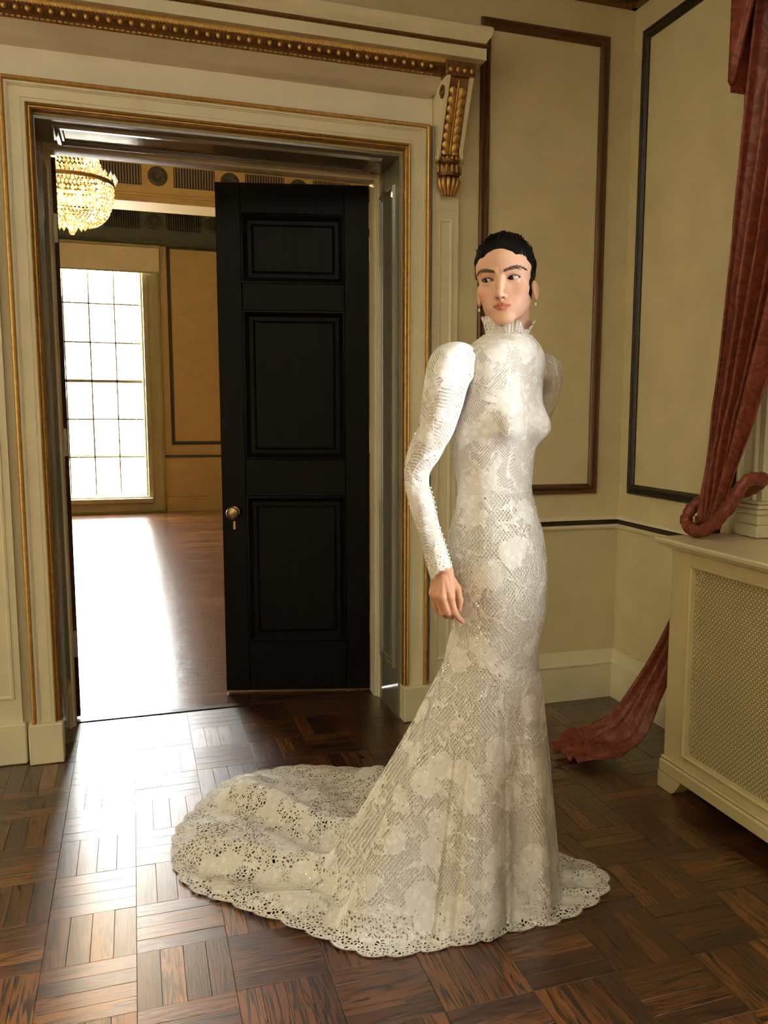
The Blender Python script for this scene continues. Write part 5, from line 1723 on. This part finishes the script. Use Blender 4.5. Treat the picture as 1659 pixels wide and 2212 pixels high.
# hem outline on the floor in (s,t), counter-clockwise from her right-hand side of the picture
HEM = [(0.337,0.084),(0.318,0.161),(0.262,0.215),(0.207,0.240),(0.14,0.32),(0.02,0.46),(-0.12,0.61),(-0.28,0.74),(-0.431,0.818),(-0.617,0.842),(-0.803,0.839),(-0.929,0.770),(-1.030,0.663),
 (-1.072,0.467),(-1.081,0.293),(-1.040,0.142),(-0.972,0.010),(-0.880,-0.083),(-0.767,-0.132),(-0.701,-0.170),(-0.615,-0.197),(-0.542,-0.233),(-0.471,-0.268),(-0.373,-0.322),(-0.276,-0.330),
 (-0.136,-0.282),(-0.016,-0.229),(0.058,-0.186),(0.147,-0.150),(0.213,-0.102),(0.300,-0.006)]
C0 = np.array([-0.03, 0.0])
hem = np.array(HEM)
def catmull_closed(P, n):
    N_ = len(P); out = []
    for k in range(n):
        x = k/n*N_; i = int(x); f_ = x-i
        p0, p1, p2, p3 = P[i-1], P[i % N_], P[(i+1) % N_], P[(i+2) % N_]
        out.append(0.5*((2*p1)+(p2-p0)*f_+(2*p0-5*p1+4*p2-p3)*f_*f_+(3*p1-p0-3*p2+p3)*f_**3))
    return np.array(out)
hs = catmull_closed(hem, 4000)
seg = np.linalg.norm(np.roll(hs, -1, 0)-hs, axis=1); cum = np.concatenate([[0], np.cumsum(seg)]); PER = cum[-1]
NT, NP = 960, 120
arc = np.arange(NT)/NT*PER
hx = np.interp(arc, cum, np.append(hs[:, 0], hs[0, 0])); hy = np.interp(arc, cum, np.append(hs[:, 1], hs[0, 1]))
th = np.unwrap(np.arctan2(hy-C0[1], hx-C0[0])); rH = np.hypot(hx-C0[0], hy-C0[1])
# scallops
NSC = round(PER/0.088)
rH = rH+0.0-0.016*(1-np.abs(np.sin(arc/PER*NSC*math.pi))**0.75)
ZK = 0.70
rK = torso_R(th, np.full(NT, ZK))
def bump1(x, c, w): 
    d_ = np.angle(np.exp(1j*(x-c))); return np.exp(-(d_/w)**2)
dg = np.radians
# ground contact radius
TRAIN = dg(152)
wtr = np.clip(0.5+0.5*np.cos(th-TRAIN), 0, 1)**1.3
rG = np.minimum(0.205+0.30*wtr, rH-0.02)
rG = np.maximum(rG, rK+0.02)
deg_ = np.degrees(th) % 360
# folds of the skirt (radial) : ridges and valleys at given angles
fold = (0.95*bump1(th, dg(214), 0.16)-0.85*bump1(th, dg(238), 0.17)+0.75*bump1(th, dg(268), 0.26)-0.55*bump1(th, dg(300), 0.13)+0.35*bump1(th, dg(322), 0.2)
        -0.60*bump1(th, dg(196), 0.11)+0.55*bump1(th, dg(182), 0.10)-0.45*bump1(th, dg(170), 0.08)+0.5*bump1(th, dg(150), 0.12)-0.5*bump1(th, dg(128), 0.1)+0.5*bump1(th, dg(105), 0.12)-0.4*bump1(th, dg(80), 0.12)+0.4*bump1(th, dg(50), 0.15)-0.3*bump1(th, dg(20), 0.12))
ripF = np.sin(th*17+0.8*np.sin(th*5))*0.5+0.55*np.sin(th*29+1.3*np.sin(3*th)+0.6)
def skirt(off, name, cut, mat):
    """off: inward offset (m); cut: stop this far before the hem / beyond the ground contact"""
    V = np.zeros((NP+1, NT, 3)); E_ = np.zeros((NP+1, NT))
    for k in range(NT):
        rk, rg, rh = rK[k]-off, rG[k]-off, rH[k]
        if cut is not None: rh = min(rh-cut[0], rg+cut[1])
        # slope
        q = np.linspace(0, 1, 60)
        zs = ZK*(1-q)
        m_ = 1.10+0.25*(1-wtr[k])*0
        rs = rk+(rg-rk)*q**(1.12-0.30*(1-wtr[k]))
        rs = rs+0.068*fold[k]*np.clip(q, 0, 1)**1.15*(1-0.25*np.clip((q-0.85)/0.15, 0, 1))
        nf = 50
        qf = np.linspace(0, 1, nf)[1:]
        rf = rs[-1]+(rh-rs[-1])*qf
        zf = np.zeros(nf-1)
        R_ = np.concatenate([rs, rf]); Z_ = np.concatenate([zs, zf])
        # smooth the bend
        for it in range(26):
            R_[1:-1] = 0.25*R_[:-2]+0.5*R_[1:-1]+0.25*R_[2:]; Z_[1:-1] = 0.25*Z_[:-2]+0.5*Z_[1:-1]+0.25*Z_[2:]
        ln = np.concatenate([[0], np.cumsum(np.hypot(np.diff(R_), np.diff(Z_)))])
        u_ = np.linspace(0, ln[-1], NP+1)
        R2 = np.interp(u_, ln, R_); Z2 = np.interp(u_, ln, Z_)
        fl_ = np.clip((R2-rg*0.86)/(0.10), 0, 1)*(rH[k]-rG[k] > 0.03)
        tail_ = np.clip((rh-R2)/0.12, 0.12, 1)
        span = np.clip((rH[k]-rG[k])/0.35, 0.1, 1)
        rip = 0.5+0.5*np.sin(th[k]*15+0.9*math.sin(th[k]*4)+2.2*(R2-rg)) 
        rip2 = 0.5+0.5*np.sin(th[k]*31+1.7*np.sin(R2*9)+1.0)
        Z2 = Z2+fl_*tail_*span*(0.062*rip**3+0.016*rip2)
        Z2 = Z2+0.004-off*0.3
        # front hem lifts slightly in flutes
        V[:, k, 0] = C0[0]+R2*math.cos(th[k]); V[:, k, 1] = C0[1]+R2*math.sin(th[k]); V[:, k, 2] = np.maximum(Z2, 0.003)
        E_[:, k] = ln[-1]-u_
    return V, E_
V, E_ = skirt(0.0, 'x', None, None)
# bodice and upper skirt rings from the collar to the knee, same columns
zr = np.concatenate([np.linspace(1.600, 1.30, 62), np.linspace(1.296, ZK, 100)[:-1]])
def upper(off):
    U = np.zeros((len(zr), NT, 3))
    for i, z in enumerate(zr):
        R_ = torso_R(th, np.full(NT, z))-off
        # blend axis towards the skirt centre
        ax_ = float(torso_axis(z)); w = min(1, max(0, (z-ZK)/0.12)); cx_ = C0[0]+(ax_-C0[0])*w
        U[i, :, 0] = cx_+R_*np.cos(th); U[i, :, 1] = R_*np.sin(th); U[i, :, 2] = z
    return U
def sheet(name, G, mat, edge=None, parent=gown, closed=True):
    n0, n1 = G.shape[:2]
    ii, jj = np.meshgrid(np.arange(n0-1), np.arange(n1 if closed else n1-1), indexing='ij')
    j2 = (jj+1) % n1
    Q = np.stack([ii*n1+jj, (ii+1)*n1+jj, (ii+1)*n1+j2, ii*n1+j2], -1).reshape(-1, 4)
    o = obj(name, G.reshape(-1, 3), Q.tolist(), mat, parent, True)
    # cloth coordinates in metres: vv down the sheet, uu round it from the side that faces the room
    vv = np.concatenate([np.zeros((1, n1)), np.cumsum(np.linalg.norm(np.diff(G, axis=0), axis=2), 0)])
    j0 = int(np.argmin(G[n0//3, :, 1]))
    Gr = np.roll(G, -j0, axis=1)
    st = np.linalg.norm(np.roll(Gr, -1, 1)-Gr, axis=2)
    fw = np.concatenate([np.zeros((n0, 1)), np.cumsum(st, 1)[:, :-1]], 1); tot = st.sum(1, keepdims=True)
    uu = np.roll(np.where(np.arange(n1)[None] < n1//2, fw, fw-tot), j0, axis=1)
    for nm_, ar_ in (('uu', uu), ('vv', vv)):
        at = o.data.attributes.new(nm_, 'FLOAT', 'POINT'); at.data.foreach_set('value', np.asarray(ar_, np.float32).ravel())
    if edge is not None:
        at = o.data.attributes.new('edge', 'FLOAT', 'POINT'); at.data.foreach_set('value', np.asarray(edge, np.float32).ravel())
    return o
U = upper(0.0)
ku = zr.searchsorted if False else None
iw = int(np.argmin(np.abs(zr-1.183)))
bod = sheet('bodice', U[:iw+1], M_LACEF, np.full(U[:iw+1].shape[:2], 0.5))
sk = sheet('skirt', np.concatenate([U[iw:], V]), M_LACE, np.concatenate([np.full(U[iw:].shape[:2], 0.5), E_]))
# waist seam cord
wz = 1.183
pts = []
for k in range(0, NT, 8):
    R_ = float(torso_R(np.array([th[k]]), np.array([wz]))[0]); pts.append((torso_axis(wz)+(R_+0.0005)*math.cos(th[k]), (R_+0.0005)*math.sin(th[k]), wz))
MB().tube(pts, 0.0009, 6, closed=True).build('waist_seam', M_LINING, sk, True)
# lining: from the bust down, ends short of the hem
UL = upper(0.0045)
Vl, _ = skirt(0.007, 'l', (0.075, 0.16), None)
i0 = int(np.argmin(np.abs(zr-1.19)))
sheet('lining', np.concatenate([UL[i0:], Vl])[:, ::2], M_LINING, None)
# fringe of short threads along the hem
m = MB()
for k in range(0, NT*2):
    a = k/2; k0 = int(a) % NT; k1 = (k0+1) % NT; f_ = a-int(a)
    p = V[-1, k0]*(1-f_)+V[-1, k1]*f_; q = V[-4, k0]
    d_ = p-q; d_ /= max(1e-6, np.linalg.norm(d_)); sd = np.array([-d_[1], d_[0], 0])
    L_ = random.uniform(0.003, 0.0085); j = random.uniform(-0.5, 0.5)
    tip = p+(d_+sd*j)*L_; tip[2] = max(0.0025, tip[2])
    m.add([p-sd*0.0006-d_*0.001, p+sd*0.0006-d_*0.001, tip], [(0, 1, 2)])
o = m.build('hem_fringe', M_LINING, sk); o['kind'] = 'stuff'

# ---- sleeves
def sleeve(name, path, rad, squash, gather, cuff, seed):
    P = [np.array(p) for p in path]; n = 96; nu = 120
    k = np.linspace(0, len(P)-1, n)
    def cm(A_, x):
        i = min(int(x), len(A_)-2); f_ = x-i
        p0, p1, p2, p3 = A_[max(i-1, 0)], A_[i], A_[i+1], A_[min(i+2, len(A_)-1)]
        return 0.5*((2*p1)+(p2-p0)*f_+(2*p0-5*p1+4*p2-p3)*f_*f_+(3*p1-p0-3*p2+p3)*f_**3)
    pts = np.array([cm(P, x) for x in k]); rr = np.array([cm(rad, x) for x in k])
    L_ = np.concatenate([[0], np.cumsum(np.linalg.norm(np.diff(pts, axis=0), axis=1))])
    G = np.zeros((n, nu, 3)); E2 = np.zeros((n, nu))
    r3 = random.Random(seed)
    phs = [r3.uniform(0, 6.28) for _ in range(6)]
    up = None
    for i in range(n):
        t_ = pts[min(i+1, n-1)]-pts[max(i-1, 0)]; t_ /= np.linalg.norm(t_)
        if up is None: up = np.array([0.0, -1.0, 0.0])
        a = np.cross(t_, up); a /= np.linalg.norm(a); b = np.cross(a, t_); up = b
        for j in range(nu):
            an = 2*math.pi*j/nu
            g = gather*math.exp(-(L_[i]/0.075)**2)
            w = g*(1.3*math.cos(7*an+phs[0]+L_[i]*14)+0.9*math.cos(4*an+phs[1])+0.6*math.cos(12*an+phs[2]+L_[i]*20))
            # crush wrinkles at the elbow
            w += 0.0020*math.sin(70*L_[i]+2.2*math.sin(an+phs[3])+phs[4])*math.exp(-((L_[i]-0.30)/0.06)**2)
            w += 0.0012*math.sin(46*L_[i]+3*math.sin(2*an))
            r_ = rr[i]+w
            p = pts[i]+a*(r_*math.cos(an))+b*(r_*math.sin(an)*squash)
            if cuff and i > n-14:
                # cuff edge: longer on the outer (left) side, frayed scallops
                q = (i-(n-14))/13
                p = p+t_*(q*q*(0.020*max(0, -math.cos(an)*a[0]-math.sin(an)*b[0])+0.004*abs(math.sin(6*an))))
            G[i, j] = p; E2[i, j] = L_[-1]-L_[i] if cuff else 0.5
    o = sheet(name, G, M_LACEF, E2 if cuff else np.full(G.shape[:2], 0.5))
    return o, G
sr, GR = sleeve('sleeve', SL, RD, 0.92, 0.0042, True, 5)
sl, GL = sleeve('sleeve', SLL, RDL, 0.95, 0.0038, True, 9)
# cuff fringe
m = MB()
for j in range(120):
    for q in range(3):
        p = GR[-1, j]+(GR[-1, (j+1) % 120]-GR[-1, j])*q/3; d_ = GR[-1, j]-GR[-4, j]; d_ /= np.linalg.norm(d_)
        sd = GR[-1, (j+1) % 120]-GR[-1, j]; sd /= np.linalg.norm(sd)
        L_ = random.uniform(0.003, 0.009)
        m.add([p-sd*0.0006, p+sd*0.0006, p+(d_+sd*random.uniform(-.4, .4))*L_], [(0, 1, 2)])
o = m.build('cuff_fringe', M_LINING, sr); o['kind'] = 'stuff'
# row of covered buttons up the forearm
bt = MB(); bt.lathe([(0.0002, -0.0028), (0.0024, -0.0018), (0.0032, 0), (0.0024, 0.0018), (0.0002, 0.0028)], 10)
bme = bpy.data.meshes.new('button'); bme.from_pydata(bt.v, [], bt.f); bme.polygons.foreach_set('use_smooth', [True]*len(bme.polygons)); bme.materials.append(M_PEARL)
for k in range(15):
    i = int(62+k*2.15)
    ring = GR[min(i, 95)]
    j = int(np.argmax(ring[:, 0]-0.25*ring[:, 1]))
    o = bpy.data.objects.new('button', bme); COL.objects.link(o); o.parent = sr; o.location = tuple(ring[j]+np.array([0.0022, -0.001, 0]))

# ---- standing collar with ruffled edge, open at her throat
def collar():
    n, nu = 26, 240
    G = np.zeros((n, nu, 3)); E2 = np.zeros((n, nu))
    for j in range(nu):
        an = 2*math.pi*j/nu
        cs, sn = math.cos(an), math.sin(an)
        al = math.atan2(cs*Lv[0]+sn*Lv[1], cs*Fv[0]+sn*Fv[1])       # 0 = her front
        notch = math.exp(-((al-0.10)/0.42)**2)
        hgt = 0.060-0.030*notch+0.008*math.exp(-((abs(al)-1.9)/0.6)**2)
        flare = 0.010+0.020*math.exp(-((al-1.5)/0.75)**2)
        for i in range(n):
            q = i/(n-1)
            z = 1.580+hgt*q
            r0 = 0.066-0.010*math.sin(min(1, q/0.45)*math.pi/2)
            r_ = r0+flare*q**2.2+0.0030*q*q*math.sin(an*16+2*math.sin(an*3))+0.0012*q*math.sin(an*41)
            z += 0.0022*q*q*math.sin(an*19+1)
            G[i, j] = (-0.002+r_*cs, 0.004+r_*sn, z); E2[i, j] = hgt*(1-q)
    o = sheet('collar', G, M_LACEF, E2)
    m = MB()
    for j in range(nu):
        p = G[-1, j]; d_ = G[-1, j]-G[-4, j]; d_ /= np.linalg.norm(d_); sd = G[-1, (j+1) % nu]-G[-1, j]; sd /= np.linalg.norm(sd)
        m.add([p-sd*0.0005, p+sd*0.0005, p+(d_+sd*random.uniform(-.5, .5))*random.uniform(0.002, 0.006)], [(0, 1, 2)])
    f_ = m.build('collar_fringe', M_LINING, o); f_['kind'] = 'stuff'
collar()

# ---- sequins scattered over the lace
def sequin_mat():
    m, nt, b = newmat('clear_sequin')
    b.inputs['Base Color'].default_value = (0.92, 0.88, 0.82, 1); b.inputs['Metallic'].default_value = 0.85
    n1 = noise(nt, coords(nt), 300, 1)
    nt.links.new(ramp(nt, n1.outputs[0], [(0.3, (0.08,)*3), (0.7, (0.22,)*3)]), b.inputs['Roughness'])
    return m
M_SEQ = sequin_mat()
m = MB()
allG = np.concatenate([U, V]); nrow = len(allG)
def disc(p, nrm, r):
    nrm = nrm+np.array([random.gauss(0, .35) for _ in range(3)]); nrm /= np.linalg.norm(nrm)
    a = np.cross(nrm, [0.3, 0.2, 0.9]); a /= np.linalg.norm(a); b = np.cross(nrm, a)
    m.add([p+(a*math.cos(x)+b*math.sin(x))*r for x in np.arange(6)*math.pi/3], [(0, 1, 2, 3, 4, 5)])
for c in range(150):
    i = int(random.random()**0.8*(nrow-6))+2; j = random.randrange(NT)
    for k in range(random.randint(3, 9)):
        ii = min(nrow-4, max(1, i+random.randint(-5, 5))); jj = (j+random.randint(-14, 14)) % NT
        p = allG[ii, jj]; nrm = np.cross(allG[ii, (jj+1) % NT]-p, allG[ii+1, jj]-p)
        if np.linalg.norm(nrm) < 1e-12: continue
        nrm = nrm/np.linalg.norm(nrm)
        out_ = np.array([p[0]-C0[0], p[1], 0.0 if ii < len(U)+60 else 0.3])
        if nrm@out_ < 0: nrm = -nrm
        disc(p+nrm*0.0018, nrm, random.uniform(0.0012, 0.0022))
for c in range(260):
    i = random.randrange(8, 92); j = random.randrange(120)
    p = GR[i, j]; nrm = p-GR[i].mean(0); nrm /= np.linalg.norm(nrm); disc(p+nrm*0.0015, nrm, random.uniform(0.0011, 0.0019))
o = m.build('sequins', M_SEQ, gown); o['kind'] = 'stuff'
